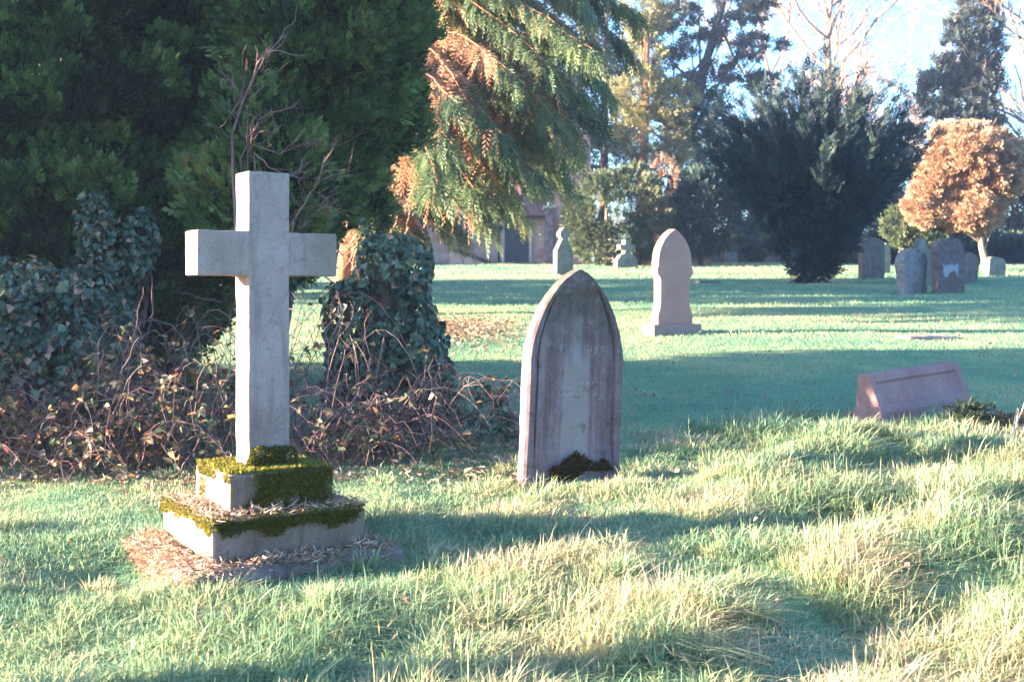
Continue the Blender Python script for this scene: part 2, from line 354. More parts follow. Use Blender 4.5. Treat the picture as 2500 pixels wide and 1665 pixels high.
def tilemat():
    m, nt, out = newmat('clay_tiles'); co = obj_co(nt)
    mp = nt.nodes.new('ShaderNodeMapping'); mp.inputs['Rotation'].default_value = (math.radians(90), 0, 0); nt.links.new(co, mp.inputs[0])
    b = nd(nt, 'ShaderNodeTexBrick', Scale=1.0); b.inputs['Brick Width'].default_value = .22; b.inputs['Row Height'].default_value = .12; b.inputs['Mortar Size'].default_value = .012
    b.inputs['Color1'].default_value = (.26, .13, .11, 1); b.inputs['Color2'].default_value = (.20, .12, .11, 1); b.inputs['Mortar'].default_value = (.08, .05, .05, 1)
    nt.links.new(mp.outputs[0], b.inputs[0]); finish(nt, out, b.outputs[0], .85, math_(nt, 'SUBTRACT', 1, b.outputs[1]), .6, .02, .2); return m
M['tiles'] = tilemat()
def plain(name, c, rough=.7, spec=.3, var=.25, sc=8):
    m, nt, out = newmat(name); co = obj_co(nt); n = noise_n(nt, co, sc, 4)
    d = tuple(x * (1 - var) for x in c); l = tuple(min(1, x * (1 + var)) for x in c)
    finish(nt, out, ramp(nt, n, [(.35, d), (.65, l)]), rough, n, .25, .01, spec); return m
M['door'] = plain('blue_black_door', (.035, .04, .06), .6)
M['iron'] = plain('black_iron', (.025, .022, .025), .5)
M['glass'] = plain('dark_leaded_glass', (.03, .035, .05), .15, .5)
M['pale_stone'] = plain('pale_dressed_stone', (.40, .36, .36), .9, .1)
M['buttress'] = plain('dark_buttress_stone', (.17, .13, .14), .9, .1, .4, 4)
# ------------------------------------------------------------------ the setting: terrain
def build_ground():
    ys = np.concatenate([np.linspace(-6, 2, 10)[:-1], np.linspace(2, 12, 120)[:-1], np.linspace(12, 60, 150)[:-1], np.linspace(60, 150, 24)])
    t = np.linspace(-1, 1, 190); xs = 6 * t + 59 * t ** 5
    X, Y = np.meshgrid(xs, ys); Z = ground(X, Y)
    V = np.stack([X, Y, Z], -1).reshape(-1, 3); nx = len(xs); i = np.arange(len(ys) - 1)[:, None] * nx; j = np.arange(nx - 1)[None]
    q = np.stack([i + j, i + j + 1, i + nx + j + 1, i + nx + j], -1).reshape(-1, 4)
    mb = MB(); mb.add(V, quads=q); tag(mb.build('ground', M['ground'], smooth=True), None, None, kind='structure')
build_ground()
YAW = math.radians(33)
def corner(pxl, pxr, Y, yaw):
    """front-left corner point and face width of a stone whose front face runs from pxl to pxr"""
    a, b = (pxl - 1250) / F, (pxr - 1250) / F
    return a * Y, (b - a) * Y / (math.cos(yaw) - b * math.sin(yaw))
def centre(pxl, pxr, Y, D, yaw):
    x, W = corner(pxl, pxr, Y, yaw); u = Vector((math.cos(yaw), math.sin(yaw))); v = Vector((-u.y, u.x))
    c = Vector((x, Y)) + u * W / 2 + v * D / 2
    return c.x, c.y, W
def slab_bm(rows, d, prof=((-1, 0), (-.5, 0), (0, 0), (.5, 0), (1, 0)), panel=(-9, 9)):
    """upright slab: rows of (left, right, height); prof gives the front relief across the width (fraction, depth set back)"""
    bm = bmesh.new(); Fr, Bk = [], []
    for xl, xr, z in rows:
        c, h = (xl + xr) / 2, (xr - xl) / 2
        Fr.append([bm.verts.new((c + h * f, -d / 2 + (y if panel[0] < z < panel[1] or abs(f) >= .99 else 0), z)) for f, y in prof])
        Bk.append([bm.verts.new((c + h * f, d / 2, z)) for f, y in prof])
    n, m = len(rows), len(prof)
    for i in range(n - 1):
        for j in range(m - 1):
            bm.faces.new((Fr[i][j], Fr[i][j + 1], Fr[i + 1][j + 1], Fr[i + 1][j])); bm.faces.new((Bk[i][j + 1], Bk[i][j], Bk[i + 1][j], Bk[i + 1][j + 1]))
        bm.faces.new((Bk[i][0], Fr[i][0], Fr[i + 1][0], Bk[i + 1][0])); bm.faces.new((Fr[i][-1], Bk[i][-1], Bk[i + 1][-1], Fr[i + 1][-1]))
    for j in range(m - 1):
        bm.faces.new((Bk[0][j], Bk[0][j + 1], Fr[0][j + 1], Fr[0][j])); bm.faces.new((Fr[-1][j], Fr[-1][j + 1], Bk[-1][j + 1], Bk[-1][j]))
    return bm
def sym(rows): return [(-w, w, z) for w, z in rows]
def finish_stone(bm, bev=.008, cut=.12, amp=.006, freq=7, seed=0):
    bmesh.ops.recalc_face_normals(bm, faces=bm.faces)
    if bev: bevel_sharp(bm, bev, 2, .6)
    rough_up(bm, cut, amp, freq, seed); return bm
# ------------------------------------------------------------------ the stone cross
CX, CY = -1.381, 6.46
cross_t = thing('stone_cross', 'tall plain pale stone cross on a mossy stepped base, in front of the brambles', 'cross monument', (CX, CY, E - 1.338), YAW)
zo = 1.338                                            # local z = height over the lowest step's top
def cross_bm():
    bm = bmesh.new(); al, ad, sw = .40, .1035, .117; z0, zb, zt, zz = -.93 + zo, .122 + zo, .362 + zo, .688 + zo
    xs = [-al, -sw, sw, al]; zs = [z0, zb, zt, zz]; g = {}
    def vv(i, j):
        if (i, j) not in g: g[i, j] = bm.verts.new((xs[i], -ad, zs[j]))
        return g[i, j]
    fs = [bm.faces.new((vv(i, j), vv(i + 1, j), vv(i + 1, j + 1), vv(i, j + 1))) for i, j in ((1, 0), (1, 1), (1, 2), (0, 1), (2, 1))]
    r = bmesh.ops.extrude_face_region(bm, geom=fs)
    for v in r['geom']:
        if isinstance(v, bmesh.types.BMVert): v.co.y = ad
    return finish_stone(bm, .007, .06, .007, 11, 3)
bmobj('cross', cross_bm(), M['cross'], cross_t)
def box_bm(hx, hy, z0, z1, bev, cut, amp, seed):
    bm = bmesh.new(); bm_box(bm, -hx, hx, -hy, hy, z0, z1); return finish_stone(bm, bev, cut, amp, 6, seed)
blk = bmobj('plinth_block', box_bm(.283, .279, -1.135 + zo, -.925 + zo, .014, .08, .016, 1), M['plinth'], cross_t)
stp = bmobj('step', box_bm(.426, .424, 0.002, -1.137 + zo, .016, .09, .018, 2), M['plinth'], cross_t)
bst = bmobj('base_step', box_bm(.578, .578, -.36, -.02, .05, .10, .07, 5), M['plinth'], cross_t)
def face_pts(n, r, o, ux, uy):
    a, b = r.random((2, n)); return np.array(o)[None] + a[:, None] * np.array(ux) + b[:, None] * np.array(uy), a, b
def tufts(mb, P, N, L, W, r, t0=.5, ts=.22, up=.3):
    D = unit(N + rdir(len(P), r) * .75 + np.array([0, 0, up])); diamonds(mb, P, D, L * r.uniform(.6, 1.5, len(P)), W * r.uniform(.7, 1.4, len(P)), r, np.clip(r.normal(t0, ts, len(P)), 0, .99))
r = R(11); mb = MB(); kt, kb = -.925 + zo, -1.135 + zo
P, a, b = face_pts(9000, r, (-.283, -.279, kt), (.566, 0, 0), (0, .558, 0))
k = (noise3(P * 9) + .9 * np.clip(np.hypot(P[:, 0] + .283, P[:, 1] + .279) / .16, 0, 1) + r.normal(0, .12, len(P)) > .92); P = P[k]; P[:, 2] += .014 * noise3(P * 14) * r.random(len(P))
tufts(mb, P, np.array([[0, 0, 1]]), .020, .012, r, .66, .2)
P, a, b = face_pts(11000, r, (-.283, -.282, kb), (.566, 0, 0), (0, 0, kt - kb))
k = (P[:, 0] + .16 * (noise3(P * 9) - .5) + r.normal(0, .02, len(P)) > -.165) & (noise3(P * 15 + 3) + r.normal(0, .08, len(P)) > .17 + .34 * np.clip(.55 - b, 0, 1)); P = P[k]; P[:, 1] -= .016 * noise3(P * 18)[:] * r.random(len(P))
tufts(mb, P, np.array([[0, -1, 0]]), .017, .011, r, .42, .22, .0)
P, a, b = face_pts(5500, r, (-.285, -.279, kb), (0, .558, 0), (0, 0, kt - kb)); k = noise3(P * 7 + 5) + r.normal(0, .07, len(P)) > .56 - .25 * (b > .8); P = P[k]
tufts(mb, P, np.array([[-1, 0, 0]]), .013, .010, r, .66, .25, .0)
P, a, b = face_pts(2500, r, (.285, -.279, kb), (0, .558, 0), (0, 0, kt - kb)); tufts(mb, P, np.array([[1, 0, 0]]), .015, .011, r, .45, .2, 0)
mb.build('moss', M['moss'], blk)['label'] = 'thick bright green and yellow moss over the block'
mb = MB()                                              # dark cushion at the foot of the shaft
for cx, cz, rr in ((-.05, .055, .062), (.02, .04, .055), (.085, .05, .058), (-.09, .03, .035), (.03, .075, .035)):
    d = rdir(900, r); P = np.array([cx, -.125, kt + cz]) + d * np.array([rr, .035, rr * .95]); tufts(mb, P, d, .016, .010, r, .28, .14, .1)
mb.build('moss_cushion', M['moss'], blk)['label'] = 'dark green moss cushion at the foot of the shaft'
mb = MB(); mt = -1.137 + zo
P, a, b = face_pts(9000, r, (-.43, -.43, mt + .004), (.86, 0, 0), (0, .86, 0)); edge = np.minimum(np.minimum(.43 - np.abs(P[:, 0]), .43 - np.abs(P[:, 1])), .1)
k = noise3(P * 8 + 2) + (edge < .035) * .25 + r.normal(0, .08, len(P)) > .56; P = P[k]; tufts(mb, P, np.array([[0, 0, 1]]), .018, .011, r, .5, .28)
P, a, b = face_pts(9000, r, (-.426, -.428, mt - .09), (.852, 0, 0), (0, 0, .095)); k = noise3(P * 9 + 8) * (1.1 - .25 * np.abs(P[:, 0])) + r.normal(0, .11, len(P)) > 1.0 - .62 * b ; P = P[k]; tufts(mb, P, np.array([[0, -1, 0]]), .018, .011, r, .36, .22, -.2)
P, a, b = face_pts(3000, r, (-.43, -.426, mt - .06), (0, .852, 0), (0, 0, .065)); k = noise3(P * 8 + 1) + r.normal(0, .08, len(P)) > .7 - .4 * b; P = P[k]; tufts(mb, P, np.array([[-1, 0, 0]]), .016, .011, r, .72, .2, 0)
mb.build('moss', M['moss'], stp)
def strewn(mb, n, r, half, z, hole=None, L=(.03, .09), thick=.03, t=(0, 1)):
    P = np.column_stack([r.uniform(-half, half, n), r.uniform(-half, half, n), np.full(n, z)])
    if hole: P = P[np.maximum(np.abs(P[:, 0]), np.abs(P[:, 1])) > hole]
    n = len(P); P[:, 2] += thick * r.random(n) * (.4 + noise3(P * 6))
    D = rdir(n, r); D[:, 2] = np.abs(D[:, 2]) * .35; diamonds(mb, P, unit(D), r.uniform(*L, n), r.uniform(.004, .012, n), r, r.uniform(*t, n), curl=.1)
mb = MB(); strewn(mb, 2600, r, .42, mt + .003, .285, (.03, .10), .035, (.1, .95)); mb.build('needle_litter', M['litter'], stp)
mb = MB(); strewn(mb, 9000, r, .555, -.035, .40, (.02, .065), .07, (.05, .95)); P = np.column_stack([np.full(2600, -.585), r.uniform(-.58, .58, 2600), r.uniform(-.26, 0, 2600)]); diamonds(mb, P, unit(rdir(2600, r) + np.array([-.4, 0, -.4])), r.uniform(.02, .07, 2600), r.uniform(.004, .012, 2600), r, r.uniform(.1, .95, 2600)); strewn(mb, 1200, r, .60, -.10, .53, (.03, .08), .10, (.05, .9)); mb.build('needle_litter', M['litter'], bst)
# ------------------------------------------------------------------ the dark pointed headstone in the middle
x, y, W = centre(1276, 1516, 8.02, .10, math.radians(27))
G_POS = (x, y); gb = gz(x, y)
got = thing('pointed_headstone', 'large dark streaked headstone with a pointed arch top, in the long grass at the centre', 'headstone', (x, y, gb), math.radians(27), tilt=math.radians(2.6))
hw = W / 2; G0 = gb
rows = [(hw * .99, -.25), (hw * .985, .05), (hw * .975, .3), (hw * .97, .6), (hw * .975, .8)]
ap, sp = E + .205 - G0, .86
rows += [(hw * f, sp + (ap - sp) * g) for f, g in ((.98, 0), (.97, .06), (.955, .13), (.925, .22), (.885, .31), (.83, .40), (.76, .50), (.68, .60), (.575, .70), (.45, .80), (.30, .89), (.15, .96), (.05, .99), (.004, 1))]
prof = ((-1, .014), (-.95, 0), (-.84, 0), (-.825, .03), (-.79, .034), (-.77, .018), (-.4, .018), (0, .018), (.4, .018), (.77, .018), (.79, .034), (.825, .03), (.84, 0), (.95, 0), (1, .014))
bmobj('slab', finish_stone(slab_bm(sym(rows), .10, prof, (.06, ap - .16)), 0, .07, .010, 8, 4), M['gothic'], got)
mb = MB(); r = R(12)
P = np.column_stack([r.uniform(-.20, .31, 5200), np.full(5200, -.055), r.uniform(0, .24, 5200)])
top = .085 + .11 * np.exp(-((P[:, 0] - .0) / .13) ** 2) + .065 * np.exp(-((P[:, 0] - .23) / .07) ** 2) + .05 * (noise3(P * 30) - .5); bot = .02 + .06 * np.clip((P[:, 0] + .02) / .1, 0, 1)
P = P[(P[:, 2] < top) & (P[:, 2] > bot)]; P[:, 1] -= .03 * r.random(len(P)); tufts(mb, P, np.array([[0, -1, .2]]), .024, .013, r, .45, .25, .35)
mb.build('moss', M['darkmoss'], got)['label'] = 'dark brown moss along the foot of the stone'
# ------------------------------------------------------------------ the pink shouldered headstone
x, y, W = centre(1597, 1713, 19.0, .31, YAW); zb = gz(x, y)
pk = thing('pink_headstone', 'smooth pink headstone with pointed arch and shoulders on a rectangular base', 'headstone', (x, y, zb), YAW)
h = E - (823 - HOR) / F * 19 - zb                     # visible foot of the base over the turf
def pb():
    bm = bmesh.new(); bm_box(bm, -W / 2, W / 2, -.155, .155, -.2, .16); return finish_stone(bm, .008, .2, .002)
bmobj('base', pb(), M['pink_base'], pk)
prow = [(.372, .161), (.372, .30), (.362, .33), (.335, .40), (.318, .50), (.315, .66), (.315, .88), (.325, .925), (.35, .955), (.378, .985), (.385, 1.0), (.385, 1.09), (.362, 1.105), (.36, 1.20)]
prow += [(a, b) for a, b in ((.352, 1.27), (.338, 1.34), (.315, 1.41), (.285, 1.47), (.248, 1.53), (.195, 1.595), (.13, 1.655), (.065, 1.70), (.02, 1.728), (.002, 1.735))]
bmobj('slab', finish_stone(slab_bm(sym(prow), .17, ((-1, .004), (-.985, 0), (0, 0), (.985, 0), (1, .004))), 0, .3, .001), M['pink'], pk)
# ------------------------------------------------------------------ the tilted desk-shaped memorial
x, y, W = centre(2146, 2366, 10.5, .30, YAW); zb = gz(x, y)
fal = thing('desk_memorial', 'sunken mauve desk-shaped memorial with a sloping face, tilted in the turf', 'grave memorial', (x, y, zb), YAW, tilt=math.radians(-3.5), lean=math.radians(4))
def desk():
    bm = bmesh.new(); ht = .49; pr = [(-.17, -.2), (-.175, .16), (-.02, ht), (.10, ht - .005), (.16, -.2)]   # side profile (depth, height), front first
    a = [bm.verts.new((-W / 2, yy, zz)) for yy, zz in pr]; b = [bm.verts.new((W / 2, yy, zz)) for yy, zz in pr]
    bm.faces.new(a); bm.faces.new(b[::-1]); n = len(pr)
    for i in range(n): bm.faces.new((a[i], a[(i + 1) % n], b[(i + 1) % n], b[i]))
    f = [f for f in bm.faces if f.calc_center_median().y < -.05 and f.calc_center_median().z > .2][0]
    bmesh.ops.recalc_face_normals(bm, faces=bm.faces)
    r_ = bmesh.ops.inset_region(bm, faces=[f], thickness=.10, depth=0)
    r_ = bmesh.ops.inset_region(bm, faces=[f], thickness=.012, depth=-.028)
    tri_all(bm); return finish_stone(bm, .012, .12, .012, 5, 7)
bmobj('desk', desk(), M['fallen'], fal)
# ------------------------------------------------------------------ small stones on the lawn beyond
def stone(name, label, pxl, pxr, Y, D, rows, mat, yaw=YAW, tilt=0, lean=0, amp=.01, grp=None, bev=.012, part='slab', seed=0, cut=.2, prof=None):
    x, y, W = centre(pxl, pxr, Y, D, yaw); z = gz(x, y)
    t = thing(name, label, 'headstone', (x, y, z), yaw, grp, math.radians(tilt), math.radians(lean))
    rr = [(a * W / 2, b) for a, b in rows]
    bmobj(part, finish_stone(slab_bm(sym(rr), D, prof or ((-1, 0), (-.5, 0), (0, 0), (.5, 0), (1, 0))), bev, cut, amp, 5, seed), mat, t); return t, W, z
GR = 'old headstones across the lawn'
def hz(py, Y, z): return E - (py - HOR) / F * Y - z
# tall stone with a round finial
Yf = 43.0; x, y, W = centre(1359, 1400, Yf, .22, YAW); z = gz(x, y); T = hz(555, Yf, z); sh = hz(611, Yf, z); nk = hz(582, Yf, z); kc = hz(573, Yf, z)
stone('finial_headstone', 'pale lichened headstone with sloping shoulders and a round knob on top', 1359, 1400, Yf, .24,
      [(1, -.2), (.97, .3), (.95, sh)] + [(.95 - (.95 - .30) * (k / 4) ** .9, sh + (nk - sh) * k / 4) for k in range(1, 5)] +
      [(.42, nk + .03), (.54, kc - .06), (.58, kc + .02), (.5, kc + .12), (.34, kc + .17), (.28, kc + .2), (.24, kc + .25), (.12, T - .02), (.02, T)], M['grey'], seed=1, grp=GR)
Yc = 50.0; x, y, W = centre(1507, 1557, Yc, .25, YAW); z = gz(x, y); b0 = hz(636, Yc, z); b1 = hz(619, Yc, z); a0 = hz(609, Yc, z); a1 = hz(597, Yc, z); tp = hz(585, Yc, z)
stone('cross_topped_headstone', 'small low gravestone topped by a short stone cross, in front of the clipped shrub', 1507, 1557, Yc, .26,
      [(1, -.2), (.98, b0), (.62, b0 + (b1 - b0) * .8), (.30, b1), (.25, b1 + .04), (.24, a0), (.70, a0 + .002), (.72, a1), (.26, a1 + .002), (.27, tp)], M['grey'], tilt=1, seed=2, grp=GR, bev=0, amp=.006)
stone('shouldered_headstone', 'brownish round-shouldered headstone standing alone, leftmost of those beside the golden tree', 2105, 2160, 40, .18, [(1, -.2), (1, 1.27), (.86, 1.29), (.84, 1.30), (.62, 1.36), (.35, 1.40), (.05, 1.41)], M['brown'], seed=3, grp=GR, bev=.02)
stone('small_headstone', 'small pale headstone just visible behind the round-shouldered one', 2158, 2174, 45, .15, [(1, -.2), (1, .9), (.8, 1.08), (.3, 1.16), (.03, 1.17)], M['grey'], seed=4, grp=GR)
stone('peaked_headstone', 'headstone with a bright sunlit peaked top, behind the blotchy stone', 2232, 2274, 36, .22, [(1, -.2), (1, .9), (.95, 1.05), (.78, 1.12), (.55, 1.14), (.47, 1.22), (.32, 1.36), (.1, 1.43), (.02, 1.44)], M['grey'], seed=5, grp=GR)
stone('blotchy_headstone', 'rounded pale grey blotchy headstone, very worn and uneven', 2208, 2265, 31, .26, [(.92, -.2), (.95, .1), (.88, .3), (1.0, .62), (1.02, .88), (.85, 1.03), (.6, 1.12), (.3, 1.16), (.04, 1.17)], M['blotchy'], tilt=-2, amp=.07, seed=6, grp=GR, bev=.05, cut=.1)
stone('leaning_headstone', 'brown headstone leaning over to the right behind the flaked dark stone', 2343, 2384, 36, .16, [(1, -.2), (.96, .5), (.9, .78), (.68, .9), (.4, .97), (.05, .99)], M['brown'], tilt=15, seed=7, grp=GR, bev=.03)
stone('flaked_headstone', 'tall dark headstone with a pale blue flaked band across its lower half', 2289, 2357, 31, .2, [(1, -.2), (.96, .2), (.95, .8), (1.0, 1.15), (.95, 1.27), (.72, 1.42), (.5, 1.46), (.05, 1.47)], M['flaked'], tilt=-2, amp=.02, seed=8, grp=GR, bev=.02)
stone('tilted_headstone', 'small pale headstone with a curved top tipped to the right by the golden tree', 2414, 2454, 42, .17, [(1, -.2), (1, .55), (.85, .63), (.5, .68), (.05, .69)], M['grey'], tilt=7, seed=9, grp=GR)
stone('unseen_headstone', 'unseen grey headstone added outside the left edge to shade the near grass', -700, -420, 4.1, .12, [(1, -.2), (1, .62), (.8, .78), (.4, .86), (.05, .88)], M['grey'], seed=10, grp=GR)  # added out of view; its shadow darkens the bottom foreground
for k, (px, py, Y, w, d, lab, m_) in enumerate(((2262, 815, 18.9, .95, .36, 'flat pink ledger stone lying flush in the sunlit grass', 'flat'), (1722, 687, 37.5, .75, .6, 'flat dark marker stone lying in the shaded lawn', 'brown'))):
    x = atx(px, Y); z = gz(x, Y); bm = bmesh.new(); bm_box(bm, -w / 2, w / 2, -d / 2, d / 2, -.12, .06); finish_stone(bm, .02, .15, .03, 5, k)
    tag(bmobj('ledger_stone', bm, M[m_]), lab, 'gravestone').location = (x, Y, z); bpy.context.scene.collection.objects[-1].rotation_euler = (math.radians(3), 0, YAW * .6)
# ------------------------------------------------------------------ church behind the trees
YC = 57.0; pxm = YC / F; zg = gz(-3, YC)
ch = thing('church', 'low red sandstone church wing with a tiled roof and a dark door', 'church', (0, YC, 0))
def cp(px, py): return ((px - 1250) * pxm, E - (py - HOR) * pxm)
def cbox(name, px0, px1, py0, py1, y0, y1, mat, parent=ch, bev=0, z0=None):
    bm = bmesh.new(); x0, zt = cp(px0, py0); x1, zb_ = cp(px1, py1); bm_box(bm, x0, x1, y0, y1, zb_ if z0 is None else z0, zt)
    if bev: bevel_sharp(bm, bev, 1)
    return bmobj(name, bm, mat, parent)
cbox('wall', 700, 1330, 532, 643, 0, 5, M['sandstone'], z0=zg - .6)
rf = bmesh.new(); x0, ze = cp(690, 533); x1, _ = cp(1338, 533); bm_prism(rf, [(-.35, ze - .06), (-.35, ze + .06), (5.2, ze + 3.1), (5.2, ze + 2.9)], x0, x1)
for v in rf.verts: v.co = (v.co.y, v.co.x, v.co.z)
bmobj('roof', rf, M['tiles'], ch)
cbox('gutter', 700, 1334, 528, 533.5, -.50, -.36, M['iron'])
dr = cbox('door', 1232, 1291, 566, 643, -.02, .06, M['door'], z0=zg - .05)
def door_bm():
    bm = bmesh.new(); x0, z1 = cp(1232, 542); x1, _ = cp(1291, 542); w = x1 - x0
    pr = [(x0, zg - .1), (x1, zg - .1), (x1, z1 - .3)] + [(x1 - .3 + .3 * math.cos(t), z1 - .3 + .3 * math.sin(t)) for t in np.linspace(.2, 1.57, 6)] + [(x0 + .3 - .3 * math.sin(t), z1 - .3 + .3 * math.cos(t)) for t in np.linspace(0, 1.4, 6)] + [(x0, z1 - .3)]
    bm_prism(bm, pr, -.045, .05); 
    for k in range(1, 6): bm_box(bm, x0 + w * k / 6 - .012, x0 + w * k / 6 + .012, -.058, -.044, zg + .02, z1 - .12)
    tri_all(bm); return bm
bpy.data.objects.remove(dr); dr = bmobj('door', door_bm(), M['door'], ch)
hb = bmesh.new(); x0, z0 = cp(1280, 600); bmesh.ops.create_uvsphere(hb, u_segments=10, v_segments=6, radius=.06, matrix=Matrix.Translation((x0, -.09, z0))); bmobj('handle', hb, M['iron'], dr)
fr = bmesh.new()
for a, b, c, d in ((1224, 1231.5, 540, 643), (1291.5, 1299, 540, 643), (1224, 1299, 533.5, 539.8)):
    xa, zt = cp(a, c); xb, zb_ = cp(b, d); bm_box(fr, xa, xb, -.07, .03, zb_, zt)
bmobj('door_surround', fr, M['pale_stone'], ch)
wn = cbox('window', 1103, 1166, 498, 578, -.03, .04, M['glass']); 
mu = bmesh.new()
for a, b, c, d in ((1130, 1135, 499, 578), (1099, 1103.5, 496, 580), (1165.5, 1170, 496, 580), (1103, 1166, 578, 583)):
    xa, zt = cp(a, c); xb, zb_ = cp(b, d); bm_box(mu, xa, xb, -.08, .03, zb_, zt)
bmobj('mullion', mu, M['pale_stone'], wn); ld = bmesh.new()
for a in (1113, 1121, 1143, 1154):
    xa, zt = cp(a, 499); xb, zb_ = cp(a + 1.2, 577); bm_box(ld, xa, xb, -.045, -.02, zb_, zt)
for b in (520, 540, 560):
    xa, zt = cp(1104, b); xb, zb_ = cp(1165, b + 1.2); bm_box(ld, xa, xb, -.046, -.019, zb_, zt)
bmobj('glazing_bar', ld, M['iron'], wn)
mb = MB(); x0, zt = cp(1218, 534); _, zb_ = cp(1218, 643); tubes(mb, [(np.linspace((x0, -.12, zt), (x0, -.12, zb_), 6), .055, .055)], 8); dp = mb.build('downpipe', M['iron'], ch, True)
hp = bmesh.new(); _, h1 = cp(1218, 553); _, h0 = cp(1218, 567); bm_prism(hp, [(x0 - .17, h1), (x0 - .17, h1 - .15), (x0 - .07, h0), (x0 + .07, h0), (x0 + .17, h1 - .15), (x0 + .17, h1)], -.26, -.02); tri_all(hp); bmobj('hopper', hp, M['iron'], dp)
cbox('buttress', 1330.5, 1351, 512, 643, -.75, 1, M['buttress'], bev=.03, z0=zg - .5)
cbox('buttress', 1325, 1356, 505, 513, -.9, 1, M['pale_stone'], bev=.04)
cbox('gable_wall', 1351.3, 1440, 335, 643, -.45, 5, M['pinkwall'], z0=zg - .5)
for k, (a, b, c, d) in enumerate(((1352, 1366, 566, 580), (1380, 1402, 566, 574), (1352, 1372, 600, 612), (1384, 1400, 598, 604), (1352, 1364, 632, 641), (1352, 1368, 520, 530), (1375, 1395, 536, 544))):
    cbox('quoin', a, b, c, d, -.462 - .002 * k, -.30, M['pale_stone'])
st = bmesh.new(); xa, za = cp(1100, 602); xb, zb_ = cp(1208, 644); bm_prism(st, [(xa, za), (xb, zb_), (xb, zb_ - .18), (xa, za - .22)], -1.5, -1.2); bmobj('stair_coping', st, M['iron'], ch)
st = bmesh.new(); bm_prism(st, [(xa, za - .23), (xb, zb_ - .19), (xb, zg - .6), (xa, zg - .6)], -1.47, -1.23); bmobj('stair_wall', st, M['sandstone'], ch)
# ------------------------------------------------------------------ bushy crowns
def crown(mb, lobes, n_sub, sub_r, n_t, r, L, W, k=7, spread=.75, t0=.5, tsub=.15, tt=.12, up=.4, out=.8, droop=0, thick=.3, bump=.1, bfreq=1.2, cull=.75, squash=.8):
    Cn, N = on_lobes(lobes, n_sub, r, thick, bump, bfreq, cull); m = len(Cn)
    rad = r.uniform(*sub_r, m); ts = r.normal(t0, tsub, m)
    i = np.repeat(np.arange(m), n_t); d = unit(rdir(len(i), r) + N[i] * out + np.array([0, 0, up * .5]))
    P = Cn[i] + d * np.array([1, 1, squash]) * (rad[i] * r.uniform(.55, 1.05, len(i)))[:, None]
    D = unit(d * .7 + N[i] * .3 + np.array([0, 0, up]) + rdir(len(i), r) * .3)
    t = np.clip(ts[i] + r.normal(0, tt, len(i)), 0, .96)
    if k > 1: fronds(mb, P, D, L * r.uniform(.6, 1.3, len(i)), W, r, t, k, spread, droop)
    else: diamonds(mb, P, D, L * r.uniform(.6, 1.4, len(i)), L * W * r.uniform(.7, 1.3, len(i)), r, t, curl=.15)
def trunk(mb, p, top, r0, r1, r, n=8, wob=.03):
    p, top = np.array(p, float), np.array(top, float); t = np.linspace(0, 1, n)[:, None]; pts = p + (top - p) * t + r.normal(size=(n, 3)) * wob; pts[0] = p
    tubes(mb, [(pts, r0, r1)], 9)
def tree(name, label, cat, base, lobes, mat, seed, bark='bark', trunk_top=None, r0=.2, group=None, limbs=True, fill=0, **kw):
    """trunk and limbs reach into every lobe of the crown"""
    r = R(seed); base = np.array(base, float); t = thing(name, label, cat, tuple(base), group=group)
    Lb = np.array(lobes, float).copy(); Lb[:, :3] -= base
    mb = MB(); crown(mb, Lb, r=r, **kw); 
    if fill:
        Ls = Lb.copy(); Ls[:, 3:] *= .74; crown(mb, Ls, fill, (.25, .45), 60, r, .20, .26, 6, t0=kw.get('t0', .4), tsub=.15, thick=.6, cull=.5)
    mb.build('crown', mat, t)
    mb = MB(); tp = np.array(trunk_top, float) - base if trunk_top is not None else Lb[0, :3] * np.array([1, 1, 1.1]); trunk(mb, (0, 0, -.3), tp, r0, r0 * .4, r)
    if limbs:
        for l in Lb:
            s = tp * r.uniform(.3, .8); pts = np.linspace(s, l[:3] + l[3:] * rdir(1, r)[0] * .4, 5) + r.normal(size=(5, 3)) * .05; pts[0] = s; tubes(mb, [(pts, r0 * .22, r0 * .06)], 6)
    mb.build('trunk', M[bark], t, True); return t
YG = 'dark evergreen yews on the left'
tree('yew_tree', 'huge dark yew filling the upper left corner', 'tree', (-4.9, 13.2, gz(-4.9, 13.2)),
     [(-4.95, 13.0, 3.4, 2.0, 2.5, 3.3), (-4.4, 12.2, 1.9, 1.35, 1.7, 1.6), (-7.0, 11.6, 3.4, 2.0, 3.1, 3.3), (-5.2, 13.2, 6.2, 1.7, 2.3, 2.4), (-3.75, 11.9, 1.9, .8, 1.2, .9)], M['yew'], 21, 'darkbark', r0=.4, fill=900, group=YG,  # third lobe lies out of view, pushed forward for its shade
     n_sub=1500, sub_r=(.14, .36), n_t=75, L=.11, W=.24, k=7, up=.7, t0=.46, tsub=.20, thick=.34, bump=.2, bfreq=1.6)
tree('yew_tree', 'dark narrow yew directly behind the top of the stone cross', 'tree', (-2.83, 13.3, gz(-2.83, 13.3)),
     [(-2.05, 13.0, 4.75, .95, 2.2, 2.3), (-2.1, 13.3, 6.3, .9, 1.9, 1.7), (-2.5, 12.0, 2.75, .6, 1.2, .9)], M['yew'], 22, 'darkbark', r0=.2, fill=450, group=YG,
     n_sub=800, sub_r=(.14, .34), n_t=75, L=.11, W=.24, k=7, up=.8, t0=.52, tsub=.20, thick=.34, bump=.2, bfreq=1.6)
